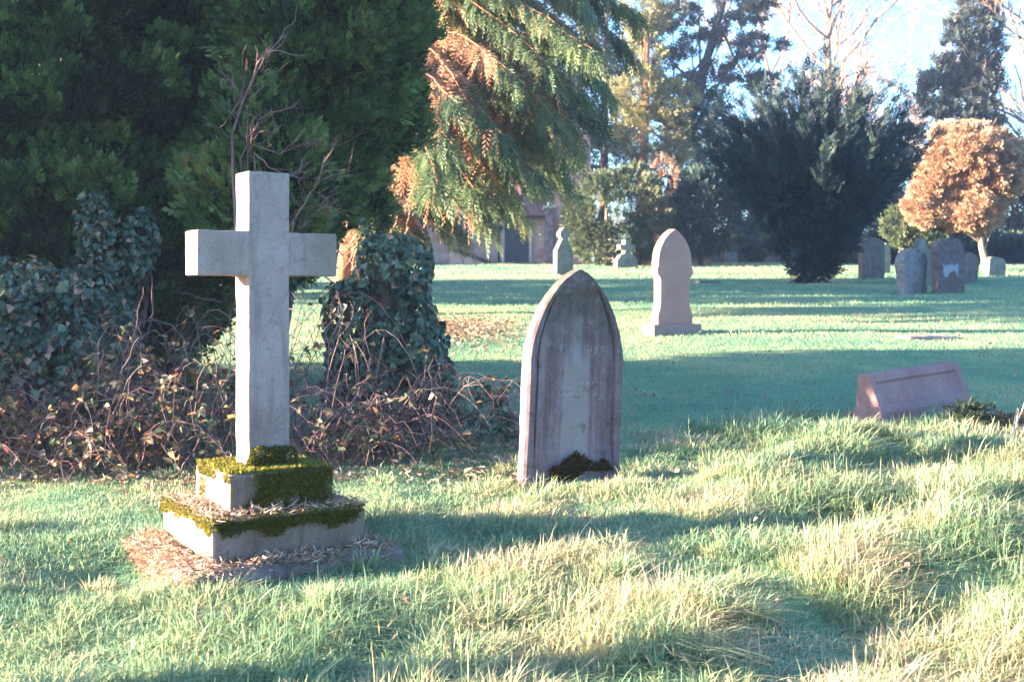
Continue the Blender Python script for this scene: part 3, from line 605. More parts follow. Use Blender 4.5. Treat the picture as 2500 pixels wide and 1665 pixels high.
for k_, (x_, y_) in enumerate(((-9.2, 28.5), (-10.5, 34.5))):
    tree('yew_tree', ('large yew standing hidden behind the two front yews', 'farther yew in the row behind the two front yews')[k_], 'tree', (x_, y_, gz(x_, y_)), [(x_, y_, gz(x_, y_) + 3.6, 1.9, 3.2, 3.6), (x_ + .4, y_ + .5, gz(x_, y_) + 6.2, 1.5, 2.2, 2.6)], M['yew'], 25 + k_, r0=.35, group=YG, n_sub=420, sub_r=(.3, .6), n_t=26, L=.40, W=.25, k=6, thick=.5)
# drooping cypress with dead red-brown inner twigs
def cypress():
    r = R(23); bx, by = atx(848, 24), 24.0; bz = gz(bx, by); t = thing('cypress_tree', 'tall drooping green conifer with red-brown dead inner twigs, sunlit in the middle', 'tree', (bx, by, bz))
    mb = MB(); dead = MB(); tw = MB(); bark = MB()
    trunk(bark, (0, 0, -.3), (.5, .3, 11.5), .24, .10, r, 12, .05)
    for i in range(150):
        dz = r.random() < .42; az = r.uniform(-1.3, .9); reach = 5.5 * r.beta(2.2, 1.3) + .5
        tz = np.interp(reach * max(.3, math.cos(az)), [1.2, 2.9, 3.8, 4.6, 5.5, 6.5], [1.3, 2.0, 2.45, 3.1, 4.3, 5.9]) + min(7.5, r.exponential(2.4)); h = tz + reach * r.uniform(.12, .35)
        d0 = np.array([math.cos(az), math.sin(az), .35]); n = 14; s = np.linspace(0, 1, n)
        pts = np.array([.3 * h / 11, .2 * h / 11, h]) + np.column_stack([d0[0] * reach * s, d0[1] * reach * s, (tz - h) * s ** 1.6 + .16 * reach * np.sin(math.pi * s)]) + np.cumsum(r.normal(size=(n, 3)) * .05, 0)
        tubes(bark, [(pts, .035, .008)], 5)
        m = int(230 * reach / 5); u = r.beta(1.7, 1.0, m); j = np.clip((u * (n - 1)).astype(int), 0, n - 2); f = (u * (n - 1) - j)[:, None]
        B = pts[j] * (1 - f) + pts[j + 1] * f; fw = unit(pts[j + 1] - pts[j]); sd = unit(np.cross(fw, [0, 0, 1])) * r.choice([-1, 1], m)[:, None]
        D = unit(fw * r.uniform(.2, 1, (m, 1)) + sd * r.uniform(.1, .9, (m, 1)) + np.array([0, 0, -1]) * r.uniform(.2, .9, (m, 1)) + rdir(m, r) * .2)
        B = B + D * r.uniform(0, .25, (m, 1)); tb = r.normal(.38, .12); tint = np.clip(r.normal(tb, .12, m), 0, .70)
        br = (u < (.88 if dz else .5)) & (r.random(m) < (.8 if dz else .45)) | (r.random(m) < .04) if h < 7.5 else r.random(m) < .08
        fronds(mb, B[~br], D[~br], r.uniform(.22, .52, (~br).sum()), .075, r, tint[~br], 15, .7, .55, leaf=.34)
        if br.any(): fronds(dead, B[br], D[br], r.uniform(.25, .55, br.sum()), .05, r, r.uniform(.82, 1, br.sum()), 13, .7, .7, leaf=.34)
    tw_p = []
    for i in range(170):                                # bare hanging dead shoots low beside the trunk
        p = np.array([r.uniform(-.2, 1.5), r.uniform(-1.9, -.5), r.uniform(1.6, 4.4)]); pts, _ = wander(p, (r.normal() * .5, r.normal() * .4, -.6), r.uniform(.5, 1.7), 8, r, .28, (0, 0, -.12)); tw_p.append((pts, .016, .005))
    tubes(tw, tw_p, 4, .55)
    mb.build('crown', M['cypress'], t); dead.build('dead_foliage', M['cypress'], t); bark.build('trunk', M['redbark'], t, True); tw.build('dead_twigs', M['deadtwig'], t)
    # two long pendulous boughs hanging low over the ivy
    return t
cypress()
# ------------------------------------------------------------------ ivy
def ivy_mass(name, label, base, lobes, n, r, size=(.05, .09), brown=.03, extra=None, cat='ivy', sink=.3):
    t = thing(name, label, cat, base); Lb = np.array(lobes, float).copy(); Lb[:, :3] -= np.array(base); mb = MB()
    for th, nn in ((.12, n), (.45, n // 2)):
        P, N = on_lobes(Lb, nn, r, th, .34, 2.6, .85); D = unit(np.array([0, 0, -1.0]) + N * .35 + rdir(len(P), r) * .8); Nn = unit(N + rdir(len(P), r) * .65)
        tint = np.clip(r.normal(.46, .22, len(P)) + .5 * (noise3(P * 3.3 + 4) - .5), 0, .9); b = r.random(len(P)) < brown; tint[b] = 1
        if extra is not None: tint = extra(P + np.array(base), tint, r)
        s = r.uniform(*size, len(P)) * r.choice([.45, .7, 1, 1.2], len(P)); leaves(mb, P, D, Nn, s, s * .95, tint)
    mb.build('leaves', M['ivy'], t); mb = MB(); ps = []
    for l in Lb:
        for _ in range(4):
            q = np.array([l[0] + r.normal() * l[3] * .3, l[1] + r.normal() * l[4] * .3, -.1]); e = l[:3] + rdir(1, r)[0] * l[3:] * .8; pts = np.linspace(q, e, 7) + r.normal(size=(7, 3)) * .04; ps.append((pts, .02, .006))
    tubes(mb, ps, 5, .3); mb.build('stems', M['stem'], t); return t
r = R(31); bx, by = -1.13, 10.35; b0 = gz(bx, by)
ivs = ivy_mass('ivy_covered_stump', 'rounded column of dark ivy on an old stump, right of the stone cross', (bx, by, b0),
         [(bx, by, b0 + .8, .50, .45, .80), (bx + .06, by, b0 + 1.35, .38, .4, .48), (bx + .12, by - .05, b0 + .45, .42, .42, .5), (bx, by, b0 + 1.55, .25, .25, .28), (bx + .22, by, b0 + 1.45, .22, .25, .3)], 7500, r, (.045, .085))
mb = MB(); tubes(mb, [(np.array([(0, 0, -.2), (.02, 0, .4), (-.01, 0, .9), (.03, 0, 1.4), (.03, 0, 1.62)]), .29, .18)], 12, .2); mb.build('stump', M['bark'], ivs, True)
mb = MB(); ps = []; 
for q in ((-.35, -.1, 1.55), (-.1, -.2, 1.7), (.2, -.1, 1.5), (.35, 0, 1.2), (.4, -.2, .9), (-.4, -.2, 1.3)):
    pts, _ = wander(q, (q[0] * 1.2, -.1, .9), r.uniform(.25, .5), 6, r, .25, (0, 0, -.03)); ps.append((pts, .007, .003))
    P = pts[2:]; leaves(mb, P, unit(rdir(len(P), r) + np.array([0, 0, -.4])), rdir(len(P), r), .075, .07, np.full(len(P), .7))
mb.build('young_leaves', M['ivy'], ivs)
for q_ in ps:
    mb = MB(); tubes(mb, [q_], 4, .5); mb.build('shoot', M['stem'], ivs)
for q in (((-.45, -.35, .25), (-.42, -.46, .8), (-.30, -.47, 1.05), (-.36, -.44, 1.25)), ((-.1, -.46, .1), (-.02, -.5, .5), (.05, -.5, .85))):
    mb = MB(); tubes(mb, [(np.array(q), .010, .006)], 5, .8); mb.build('shoot', M['stem'], ivs)
bx, by = -3.75, 9.75; b0 = gz(bx, by)
def sunlit_dead_top(P, t, r):  # upper left leaves recoloured: sunlight put into the tint, plus dead brown
    k = (P[:, 2] > b0 + 1.25) & (P[:, 0] < -3.6) & (r.random(len(P)) < .38); t = t.copy(); t[k] = r.uniform(.86, 1, k.sum()); return t
ivy_mass('ivy_bush', 'broad ivy-smothered bush against the left edge, top leaves tinted pinkish for sunlight and dead growth', (bx, by, b0),
         [(-4.3, 9.8, b0 + .75, .6, .6, .80), (-3.85, 9.7, b0 + .65, .45, .5, .75), (-4.5, 9.9, b0 + 1.1, .6, .6, .55), (-3.5, 9.85, b0 + .45, .35, .4, .5), (-3.75, 10.0, b0 + 1.15, .40, .4, .42), (-4.05, 9.85, b0 + 1.3, .3, .3, .3), (-3.45, 10.1, b0 + .95, .25, .3, .35), (-3.6, 10.4, b0 + 1.45, .30, .3, .45), (-3.35, 10.6, b0 + 1.75, .13, .2, .28), (-3.75, 10.5, b0 + 1.9, .12, .2, .25), (-5.4, 8.9, b0 + .55, .75, .8, .8), (-5.2, 9.3, b0 + .9, .6, .6, .6)], 13000, r, (.045, .085), .06, sunlit_dead_top, 'bush')  # last two lobes added out of view, to shade the brambles
# ------------------------------------------------------------------ brambles, one clump at a time
def bramble(label, x, y, n, reach, hgt, seed, leafy=1.0, autumn=.5, dir=None):
    r = R(seed); z = gz(x, y); t = thing('bramble', label, 'bramble', (x, y, z), group='brambles behind the stone cross'); ps = []; mb = MB()
    for i in range(int(n * 1.5)):
        p = np.array([r.normal() * .28, r.normal() * .15, 0]); p[2] = gz(x + p[0], y + p[1]) - z; az = r.uniform(0, 6.28) if dir is None else r.normal(dir, .8)
        L = r.uniform(.6, 1.3) * reach; k = 12; s = np.linspace(0, 1, k); H = hgt * r.uniform(.35, 1.5)
        pts = p + np.column_stack([math.cos(az) * L * s, math.sin(az) * L * s * .6, H * (2.9 * s - 2.6 * s ** 2.2)]) + np.cumsum(r.normal(size=(k, 3)) * .018, 0)
        g = ground(x + pts[:, 0], y + pts[:, 1]) - z; pts[:, 2] = np.maximum(pts[:, 2], g + .01); ps.append((pts, .0036, .0015))
        for _ in range(r.integers(0, 3)):
            j = r.integers(3, 9); q, _2 = wander(pts[j], rdir(1, r)[0] + [0, 0, .3], r.uniform(.15, .45), 6, r, .25); ps.append((q, .0022, .001))
        m = r.poisson(6.5 * leafy); u = r.uniform(.15, 1, m); P = pts[(u * (k - 1)).astype(int)] + r.normal(size=(m, 3)) * .03
        for a in (-.7, 0, .7):
            D = unit(np.column_stack([np.cos(az + a + r.normal(size=m)), np.sin(az + a + r.normal(size=m)), r.normal(-.35, .4, m)])); tn = np.where(r.random(m) < autumn, r.uniform(.35, 1, m), r.uniform(0, .45, m))
            leaves(mb, P, D, unit(rdir(m, r) * .7 + np.array([0, -.3, .8])), r.uniform(.03, .095, m), r.uniform(.025, .06, m), tn, .15)
    mb.build('leaves', M['bramble'], t); mb = MB()
    for q in ps: tubes(mb, [q], 4, r.uniform(.1, 1))
    mb.build('stems', M['stem'], t); return t
bramble('autumn-coloured bramble with yellow and pale leaves, just left of the stone cross', -2.55, 8.75, 40, .8, .62, 41, .9, .6)
bramble('reddish leafy bramble low at the left edge of the grass', -3.3, 8.55, 38, .8, .42, 42, .8, .75)
bramble('sparse twiggy bramble against bright lawn, behind the cross shaft', -2.1, 9.7, 55, 1.0, .95, 43, .25, .5)
bramble('dense purple-stemmed bramble between the cross and the ivy stump', -1.25, 8.95, 60, .8, .45, 44, .3, .35)
bramble('low trailing bramble right of the ivy stump, spreading toward the pointed headstone', -.45, 9.7, 46, .75, .42, 45, .5, .15)
bramble('thin arching bramble bare of leaves in front of the ivy stump', -1.0, 9.35, 18, 1.0, .75, 46, .25, .3)
bramble('pale withered bramble at the bottom left corner of the thicket', -3.95, 8.9, 30, .6, .6, 47, .9, .9)
bramble('leafy bramble filling the foot of the ivy bush', -2.95, 9.25, 36, .6, .75, 48, .8, .5)
# pale dead plume of stalks in front of the ivy stump
def stalks(name, label, x, y, n, h, spread, seed, mat='drystalk', cat='weed', leafn=0, leafmat_='litter', rad=.004):
    r = R(seed); z = gz(x, y); t = thing(name, label, cat, (x, y, z)); mb = MB(); lf = MB()
    for i in range(n):
        p = np.array([r.normal() * spread * .2, r.normal() * spread * .15, -.02]); pts, d = wander(p, (r.normal() * spread, r.normal() * spread * .6, 1), h * r.uniform(.5, 1.05), 8, r, .10); tubes(mb, [(pts, rad, rad * .4)], 4, r.uniform(.2, 1))
        for _ in range(3):
            q = pts[r.integers(3, 8)]; s, _2 = wander(q, d + rdir(1, r)[0] * .9, h * .22, 5, r, .2); tubes(mb, [(s, rad * .6, rad * .25)], 3, r.uniform(.3, 1))
            if leafn: P = np.repeat(s[2:], leafn, 0) + r.normal(size=(len(s[2:]) * leafn, 3)) * .015; leaves(lf, P, rdir(len(P), r), rdir(len(P), r), r.uniform(.02, .05, len(P)), .025, r.uniform(0, 1, len(P)))
    mb.build('stalks', M[mat], t); 
    if leafn: lf.build('leaves', M[leafmat_], t)
    return t
stalks('dry_weed', 'pale feathery dead weed standing in front of the ivy stump', -1.12, 9.15, 60, .55, .36, 51, 'stem', leafn=1)
stalks('withered_weed', 'small withered brown weed at the left end of the desk memorial', atx(2090, 10.2), 10.2, 4, .36, .2, 52, 'stem')
stalks('dead_stem', 'two tall bare straw-coloured stems rising near the right edge', atx(2466, 8.6), 8.6, 2, .60, .05, 53, rad=.007)
def leafy_weed(label, x, y, n, h, rad, seed, mat, tl, th):
    r = R(seed); z = gz(x, y); t = thing('leafy_weed', label, 'weed', (x, y, z)); mb = MB(); d = rdir(n, r); d[:, 2] = np.abs(d[:, 2]); P = d * np.array([rad, rad * .7, h]) * r.uniform(.3, 1, (n, 1))
    leaves(mb, P, unit(d + rdir(n, r) * .5 + np.array([0, 0, -.3])), unit(d + rdir(n, r) * .4), r.uniform(.04, .09, n), r.uniform(.03, .05, n), r.uniform(tl, th, n)); mb.build('leaves', M[mat], t)
    mb = MB(); tubes(mb, [(np.linspace((0, 0, -.05), p, 5) + r.normal(size=(5, 3)) * .01, .004, .002) for p in P[::6]], 4, .5); mb.build('stems', M['stem'], t)
leafy_weed('low dark green weed at the right foot of the desk memorial', atx(2370, 10.2), 10.2, 420, .30, .30, 54, 'bramble', 0, .3)
leafy_weed('low rust-coloured leafy weed right of the desk memorial', atx(2450, 10.3), 10.3, 260, .17, .28, 55, 'bramble', .3, 1)
# bare shrub growing out of the yew above the cross
def bare_shrub():
    r = R(61); Y = 10.6; base = np.array([atx(600, Y), Y, gz(atx(600, Y), Y)]); t = thing('bare_shrub', 'leafless twiggy shrub reaching up in front of the yew, behind the cross', 'shrub', tuple(base)); out = []
    for path, rad in ((((600, 1000), (575, 600), (568, 330), (612, 200), (640, 140), (700, 85)), .016), (((610, 1000), (600, 560), (592, 362), (640, 290), (735, 250)), .012), (((640, 1000), (620, 520), (604, 350), (690, 372), (790, 335)), .009),
                      (((650, 1000), (640, 480), (612, 368), (660, 410), (740, 436)), .009), (((660, 1000), (700, 640), (720, 520), (770, 460), (800, 380)), .008), (((640, 1000), (690, 640), (730, 560), (790, 500)), .008), (((650, 1000), (585, 500), (560, 300), (580, 200)), .007)):
        pts = np.array([at(px, max(py, 0) if py < 990 else py, Y + r.normal() * .12 - .25 * (k > 1)) for k, (px, py) in enumerate(path)]) - base; pts[0] = (r.normal() * .1, r.normal() * .1, -.05)
        s = np.linspace(0, len(pts) - 1, 16); q = np.column_stack([np.interp(s, range(len(pts)), pts[:, c]) for c in range(3)]) + r.normal(size=(16, 3)) * .012; out.append((q, rad, rad * .35))
        for _ in range(9):
            j = r.integers(7, 15); branching(q[j], unit(q[min(j + 1, 15)] - q[j - 1]) + rdir(1, r)[0] * .6, r.uniform(.18, .45), rad * .4, 1, r, out, .22, .03, (1, 3), .6, .8, .0022)
    mb = MB()
    for q in out: tubes(mb, [q], 4, r.uniform(.2, .8))
    mb.build('stems', M['stem'], t)
bare_shrub()
# ------------------------------------------------------------------ trees and shrubs across the lawn
def lob(px, py, Y, rx, ry, rz): x, y, z = at(px, py, Y); m = Y / F; return (x, y, z, rx * m, ry * m, rz * m)
def base(px, Y): x = atx(px, Y); return (x, Y, gz(x, Y))
tree('clipped_shrub', 'rounded green clipped shrub in front of the church wall', 'shrub', base(1500, 53), [lob(1480, 520, 53, 88, 75, 95), lob(1545, 490, 53, 75, 70, 75), lob(1500, 590, 53, 85, 70, 60), lob(1440, 545, 53, 50, 50, 75), lob(1605, 560, 53, 45, 50, 75)], M['shrub'], 71, 'palebark', r0=.16,
     n_sub=420, sub_r=(.2, .42), n_t=42, L=.20, W=.35, k=4, up=.3)
tree('russet_shrub', 'thin russet-brown shrub beside the clipped shrub', 'shrub', base(1590, 55), [lob(1610, 450, 55, 40, 35, 60), lob(1600, 540, 55, 30, 30, 70), lob(1560, 610, 55, 60, 40, 40)], M['russet'], 72, 'palebark', r0=.08, n_sub=130, sub_r=(.15, .4), n_t=26, L=.18, W=.3, k=3)
tree('sunlit_conifer', 'tall olive-gold sunlit conifer with a red trunk behind the clipped shrub', 'tree', base(1560, 58), [lob(1580, 130, 58, 38, 35, 60), lob(1570, 230, 58, 60, 50, 55), lob(1600, 320, 58, 85, 60, 60), lob(1540, 330, 58, 45, 45, 50), lob(1640, 250, 58, 55, 45, 45), lob(1575, 20, 58, 50, 40, 70), lob(1640, 350, 58, 45, 40, 40)], M['olive'], 73, 'redbark', r0=.32,
     n_sub=300, sub_r=(.25, .55), n_t=34, L=.26, W=.3, k=4, up=.3, thick=.5)
tree('dark_conifer', 'dark tall conifer standing behind the drooping one, against the sky', 'tree', base(1470, 64), [lob(1480, 100, 64, 70, 60, 110), lob(1450, 260, 64, 90, 60, 110), lob(1490, 400, 64, 70, 60, 80), lob(1400, 120, 64, 80, 60, 140), lob(1380, 330, 64, 90, 60, 120)], M['bluepine'], 74, r0=.3, n_sub=330, sub_r=(.3, .7), n_t=30, L=.36, W=.3, k=4, thick=.5)
tree('leaning_pine', 'blue-grey pine with a leaning trunk and ragged pads against the sky', 'tree', base(1590, 66),
     [lob(a, b, 66, c, c * .8, c * .42) for a, b, c in ((1650, 40, 55), (1700, 110, 50), (1640, 150, 45), (1760, 60, 50), (1820, 120, 60), (1770, 175, 45), (1850, 210, 40), (1700, 205, 45), (1735, 250, 48), (1650, 235, 45), (1690, -40, 60), (1800, -30, 70), (1860, 30, 50), (1880, 110, 28), (1660, 300, 50), (1720, 310, 40), (1600, 90, 40))], M['bluepine'], 75, 'darkbark', trunk_top=at(1790, -90, 66), r0=.40,
     n_sub=330, sub_r=(.18, .45), n_t=26, L=.34, W=.3, k=4, up=.3, thick=.9, bump=.3)
def vase():
    r = R(76); Y = 37.5; x = atx(1985, Y); z = gz(x, Y); t = thing('vase_shaped_yew', 'huge dark vase-shaped yew bush spreading upward from a narrow foot', 'tree', (x, Y, z)); mb = MB(); st = []
    for i in range(170):
        az = r.uniform(0, 6.28); tl = .72 * r.random() ** .6; L = r.uniform(5.4, 7.5) * (1 - .12 * tl) * (.75 if r.random() < .4 else 1); n = 14; s = np.linspace(0, 1, n)
        rr = L * math.sin(tl) * (1.0 * s ** 1.15); pts = np.column_stack([math.cos(az) * rr, math.sin(az) * rr * .85, L * math.cos(tl) * s + .1]) + np.cumsum(r.normal(size=(n, 3)) * .05, 0) * s[:, None]; st.append((pts, .055, .012))
        m = 120; u = r.uniform(.06, 1, m) ** .85; j = np.clip((u * (n - 1)).astype(int), 0, n - 2); B = pts[j] + (pts[j + 1] - pts[j]) * r.random((m, 1)); d = unit(pts[j + 1] - pts[j])
        out_ = np.array([math.cos(az), math.sin(az), 0]); B = B + rdir(m, r) * (.10 + .22 * (1 - u))[:, None]; D = unit(d * .8 + rdir(m, r) * .55 + out_ * .35 * tl); fronds(mb, B, D, r.uniform(.28, .62, m) * (1.15 - .35 * u), .11, r, np.clip(r.normal(.45, .16, m) + .12 * (u - .5), 0, .99), 9, .6, leaf=.40)
    P, N = on_lobes([(0, 0, .8, .6, .6, .8), (0, 0, 1.7, 1.3, 1.2, .8), (0, 0, 2.9, 2.2, 2.0, 1.0)], 4200, r, .4, .2, 2); fronds(mb, P, unit(N * .7 + np.array([0, 0, .5]) + rdir(len(P), r) * .4), r.uniform(.25, .5, len(P)), .16, r, np.clip(r.normal(.4, .15, len(P)), 0, .9), 7, .6)
    mb.build('crown', M['vase'], t); mb = MB(); tubes(mb, st, 5); mb.build('trunk', M['darkbark'], t, True)
vase()
x, y, z = base(2412, 46)
tree('golden_tree', 'round golden-leaved bushy tree on a leaning trunk at the right', 'tree', (x, y, z), [lob(2375, 392, 46, 92, 84, 92), lob(2428, 420, 46, 66, 66, 88), lob(2335, 372, 46, 66, 62, 66), lob(2372, 505, 46, 76, 66, 58), lob(2262, 500, 46, 44, 40, 50), lob(2295, 435, 46, 48, 48, 50)], M['golden'], 77, 'palebark', trunk_top=at(2380, 500, 46), r0=.17,
     n_sub=1100, sub_r=(.13, .32), n_t=64, L=.105, W=.55, k=3, up=.25, bump=.16, fill=200)
tree('olive_shrub', 'low olive-green bush left of the golden tree', 'shrub', base(2215, 47.5), [lob(2205, 545, 47.5, 45, 40, 45), lob(2250, 570, 47.5, 55, 40, 32)], M['shrub'], 78, r0=.08, n_sub=110, sub_r=(.15, .3), n_t=36, L=.17, W=.4, k=3)
dky = tree('dark_yew', 'small dark yew with several bare stems right of the clipped shrub', 'tree', base(1712, 53), [lob(1715, 500, 53, 60, 50, 80), lob(1690, 570, 53, 45, 40, 45), lob(1745, 560, 53, 50, 40, 50)], M['vase'], 79, 'bark', r0=.14, n_sub=240, sub_r=(.2, .45), n_t=30, L=.26, W=.3, k=5)
def stems_extra():
    r = R(80); t = dky; mb = MB()
    for k in range(7):
        p = np.array([(k - 3) * .10, r.normal() * .08, -.1]); pts, _ = wander(p, ((k - 3) * .12, 0, 1), r.uniform(1.4, 2.1), 7, r, .07); tubes(mb, [(pts, .06, .03)], 6)
    mb.build('stems', M['palebark'], t, True)
stems_extra()
tree('tall_cypress', 'tall blue-dark columnar cypress rising behind the golden tree', 'tree', base(2390, 60), [lob(2400, 250, 60, 38, 35, 130), lob(2385, 100, 60, 45, 40, 130), lob(2395, -60, 60, 35, 35, 120), lob(2330, 130, 60, 40, 35, 90), lob(2345, 260, 60, 55, 40, 70), lob(2290, 220, 60, 30, 30, 70), lob(2400, 420, 60, 45, 40, 130)], M['bluepine'], 81, 'darkbark', trunk_top=at(2400, -100, 60), r0=.25, n_sub=380, sub_r=(.2, .45), n_t=26, L=.36, W=.25, k=5, up=.8, thick=.7, bump=.25)
BG = 'shrubs and trees closing the churchyard'
for k, (px, py, Y, rx, rz, mt_, lab) in enumerate(((1830, 600, 60, 80, 45, 'vase', 'dark bush at the back behind the left skirt of the vase-shaped yew'), (1960, 560, 63, 90, 90, 'bluepine', 'dark evergreen hidden deep behind the vase-shaped yew'), (2100, 590, 58, 75, 60, 'vase', 'dark shrub behind the round-shouldered headstone'),
        (2200, 600, 56, 70, 45, 'vase', 'dark shrub behind the blotchy and peaked headstones'), (2310, 615, 56, 65, 40, 'vase', 'dark shrub under the golden crown behind the flaked headstone'), (2470, 500, 62, 60, 150, 'bluepine', 'tall blue-grey evergreen at the right edge'), (2450, 630, 57, 70, 40, 'vase', 'dark low shrub at the right edge behind the tilted headstone'),
        (1660, 470, 62, 60, 140, 'vase', 'dark evergreen between the russet shrub and the vase-shaped yew'), (1760, 420, 64, 70, 120, 'bluepine', 'blue-green evergreen behind the left side of the vase-shaped yew'), (2180, 420, 66, 80, 110, 'bluepine', 'blue-grey evergreen seen between the vase-shaped yew and the golden tree'), (2580, 480, 64, 90, 200, 'bluepine', 'tall evergreen half cut off by the right edge'),
        (1180, 330, 72, 160, 200, 'bluepine', 'dark evergreen rising behind the church roof'), (690, 430, 55.3, 140, 300, 'bluepine', 'broad dark evergreen added unseen behind the yews to shade the church'), (950, 350, 74, 160, 220, 'bluepine', 'dark evergreen behind the church, left of the drooping conifer'))):  # the broad one left of the church is added to shade its wall
    b_ = base(px, Y)
    tree('evergreen_shrub' if rz < 100 else 'evergreen_tree', lab, 'shrub' if rz < 100 else 'tree', b_, [lob(px, py, Y, rx, rx * .8, rz), lob(px - rx * .45, py + rz * .45, Y, rx * .7, rx * .6, rz * .6), lob(px + rx * .45, py + rz * .4, Y, rx * .7, rx * .6, rz * .65)], M[mt_], 90 + k, r0=.15, group=BG, fill=500 if rz > 250 else 0, n_sub=700 if rz > 250 else 160, sub_r=(.25, .6), n_t=26, L=.36, W=.3, k=4, thick=.5, bump=.2)
def bare_tree(label, px, Y, hpx, seed, depth=4):
    r = R(seed); b = np.array(base(px, Y)); t = thing('bare_tree', label, 'tree', tuple(b), group='leafless trees against the sky'); out = []; H = at(px, hpx, Y)[2] - b[2]
    pts, d = wander((0, 0, -.3), (r.normal() * .04, 0, 1), H * .72, 9, r, .05, (0, 0, .05)); out.append((pts, H * .011, H * .005))
    for k in range(15):
        j = r.integers(3, 10); branching(pts[j], (r.normal(), r.normal() * .8, r.uniform(.5, 1.4)), H * r.uniform(.2, .38), H * .0045, 3, r, out, .14, .06, (4, 6), .60, .7, .010)
    mb = MB()
    for q in out: tubes(mb, [q], 4 if q[1] < .06 else 7)
    mb.build('trunk', M['palebark'], t, True)
bare_tree('pale bare tree with fine spreading twigs, left of the two against the sky', 1932, 78, -120, 121)
bare_tree('taller pale bare tree above the vase-shaped yew', 2062, 76, -220, 122)
bare_tree('distant bare tree with russet twigs at the right of the sky', 2230, 84, 0, 123)
bare_tree('bare branches reaching in at the right edge of the sky', 2560, 60, -150, 124)
# low stone wall with leaning slabs at the back of the lawn
def back_wall():
    Y = 59.0; x0, x1 = atx(1640, Y), atx(1930, Y); zz = gz((x0 + x1) / 2, Y); t = thing('boundary_wall', 'low grey stone boundary wall behind the small dark yew', 'wall', ((x0 + x1) / 2, Y, zz))
    bm = bmesh.new(); bm_box(bm, x0 - (x0 + x1) / 2, (x1 - x0) / 2, -.2, .2, -.4, 1.15); bmobj('wall', finish_stone(bm, .03, .4, .08, 2), M['rubble'], t)
    bm = bmesh.new(); bm_box(bm, x0 - (x0 + x1) / 2 - .05, (x1 - x0) / 2 + .05, -.26, .26, 1.155, 1.30); bmobj('coping', finish_stone(bm, .03, .4, .05, 2), M['rubble'], t)
back_wall()
for k, (a, b, lab, h) in enumerate(((1722, 1757, 'low worn grey slab propped against the boundary wall beside the bare stems', 1.05), (1772, 1800, 'narrow upright grey slab by the boundary wall, near the vase-shaped yew', 1.5))):
    stone('worn_slab', lab, a, b, 57.5, .14, [(1, -.2), (.97, h * .8), (.7, h * .95), (.1, h)], M['rubble'], tilt=3 - 5 * k, grp=GR, seed=20 + k, amp=.03, lean=4)
# ------------------------------------------------------------------ turf
def off_stones(x, y):
    k = np.ones(len(x), bool)
    for cx, cy, h, w, a in ((CX, CY, .50, .50, YAW), (G_POS[0], G_POS[1], .36, .075, math.radians(30)), (fal.location.x, fal.location.y, .6, .16, YAW), (pk.location.x, pk.location.y, .46, .155, YAW)):
        dx, dy = x - cx, y - cy; u = dx * math.cos(a) + dy * math.sin(a); v = -dx * math.sin(a) + dy * math.cos(a); k &= ~((np.abs(u) < h) & (np.abs(v) < w))
    return k
def frustum_pts(y0, y1, dens, r, margin=1.12, fall=0.0):
    n = int(dens * (y1 ** 2 - y0 ** 2) * .4386 * margin * 1.0)
    y = np.sqrt(r.uniform(y0 ** 2, y1 ** 2, n)); x = r.uniform(-1, 1, n) * (.4386 * margin * y + .25)
    k = off_stones(x, y); return x[k], y[k]
def blades(mb, x, y, h, w, lean, r, tint, wind=(.25, -.1), az=None):
    n = len(x); z = ground(x, y) - .01; az = r.uniform(0, 6.283, n) if az is None else az; d = np.column_stack([np.cos(az), np.sin(az), np.zeros(n)]); d[:, :2] += np.array(wind); sd = np.column_stack([-np.sin(az), np.cos(az), np.zeros(n)])
    tw = r.uniform(-.9, .9, n); sd = sd * np.cos(tw)[:, None] + d * np.sin(tw)[:, None]
    P = np.column_stack([x, y, z]); lean = np.broadcast_to(lean, (n,))
    def pt(t): return P + d * (h * lean * t ** 1.7)[:, None] + np.array([0, 0, 1]) * (h * (t - .38 * np.minimum(lean, 1.6) * t ** 2.2))[:, None]
    a, b, c = pt(np.full(n, .38)), pt(np.full(n, .72)), pt(np.ones(n)); W = (sd * w[:, None] * .5)
    V = np.stack([P - W * .8, P + W * .8, a + W, a - W, b + W * .75, b - W * .75, c], 1).reshape(-1, 3); i = np.arange(n)[:, None] * 7
    mb.add(V, quads=np.concatenate([i + [0, 1, 2, 3], i + [3, 2, 4, 5]]), tris=i + [5, 4, 6], tint=np.repeat(tint, 7))
def tuft_map(x, y): return noise2(x, y, 2.3, 7) * .6 + noise2(x, y, 5.1, 8) * .4
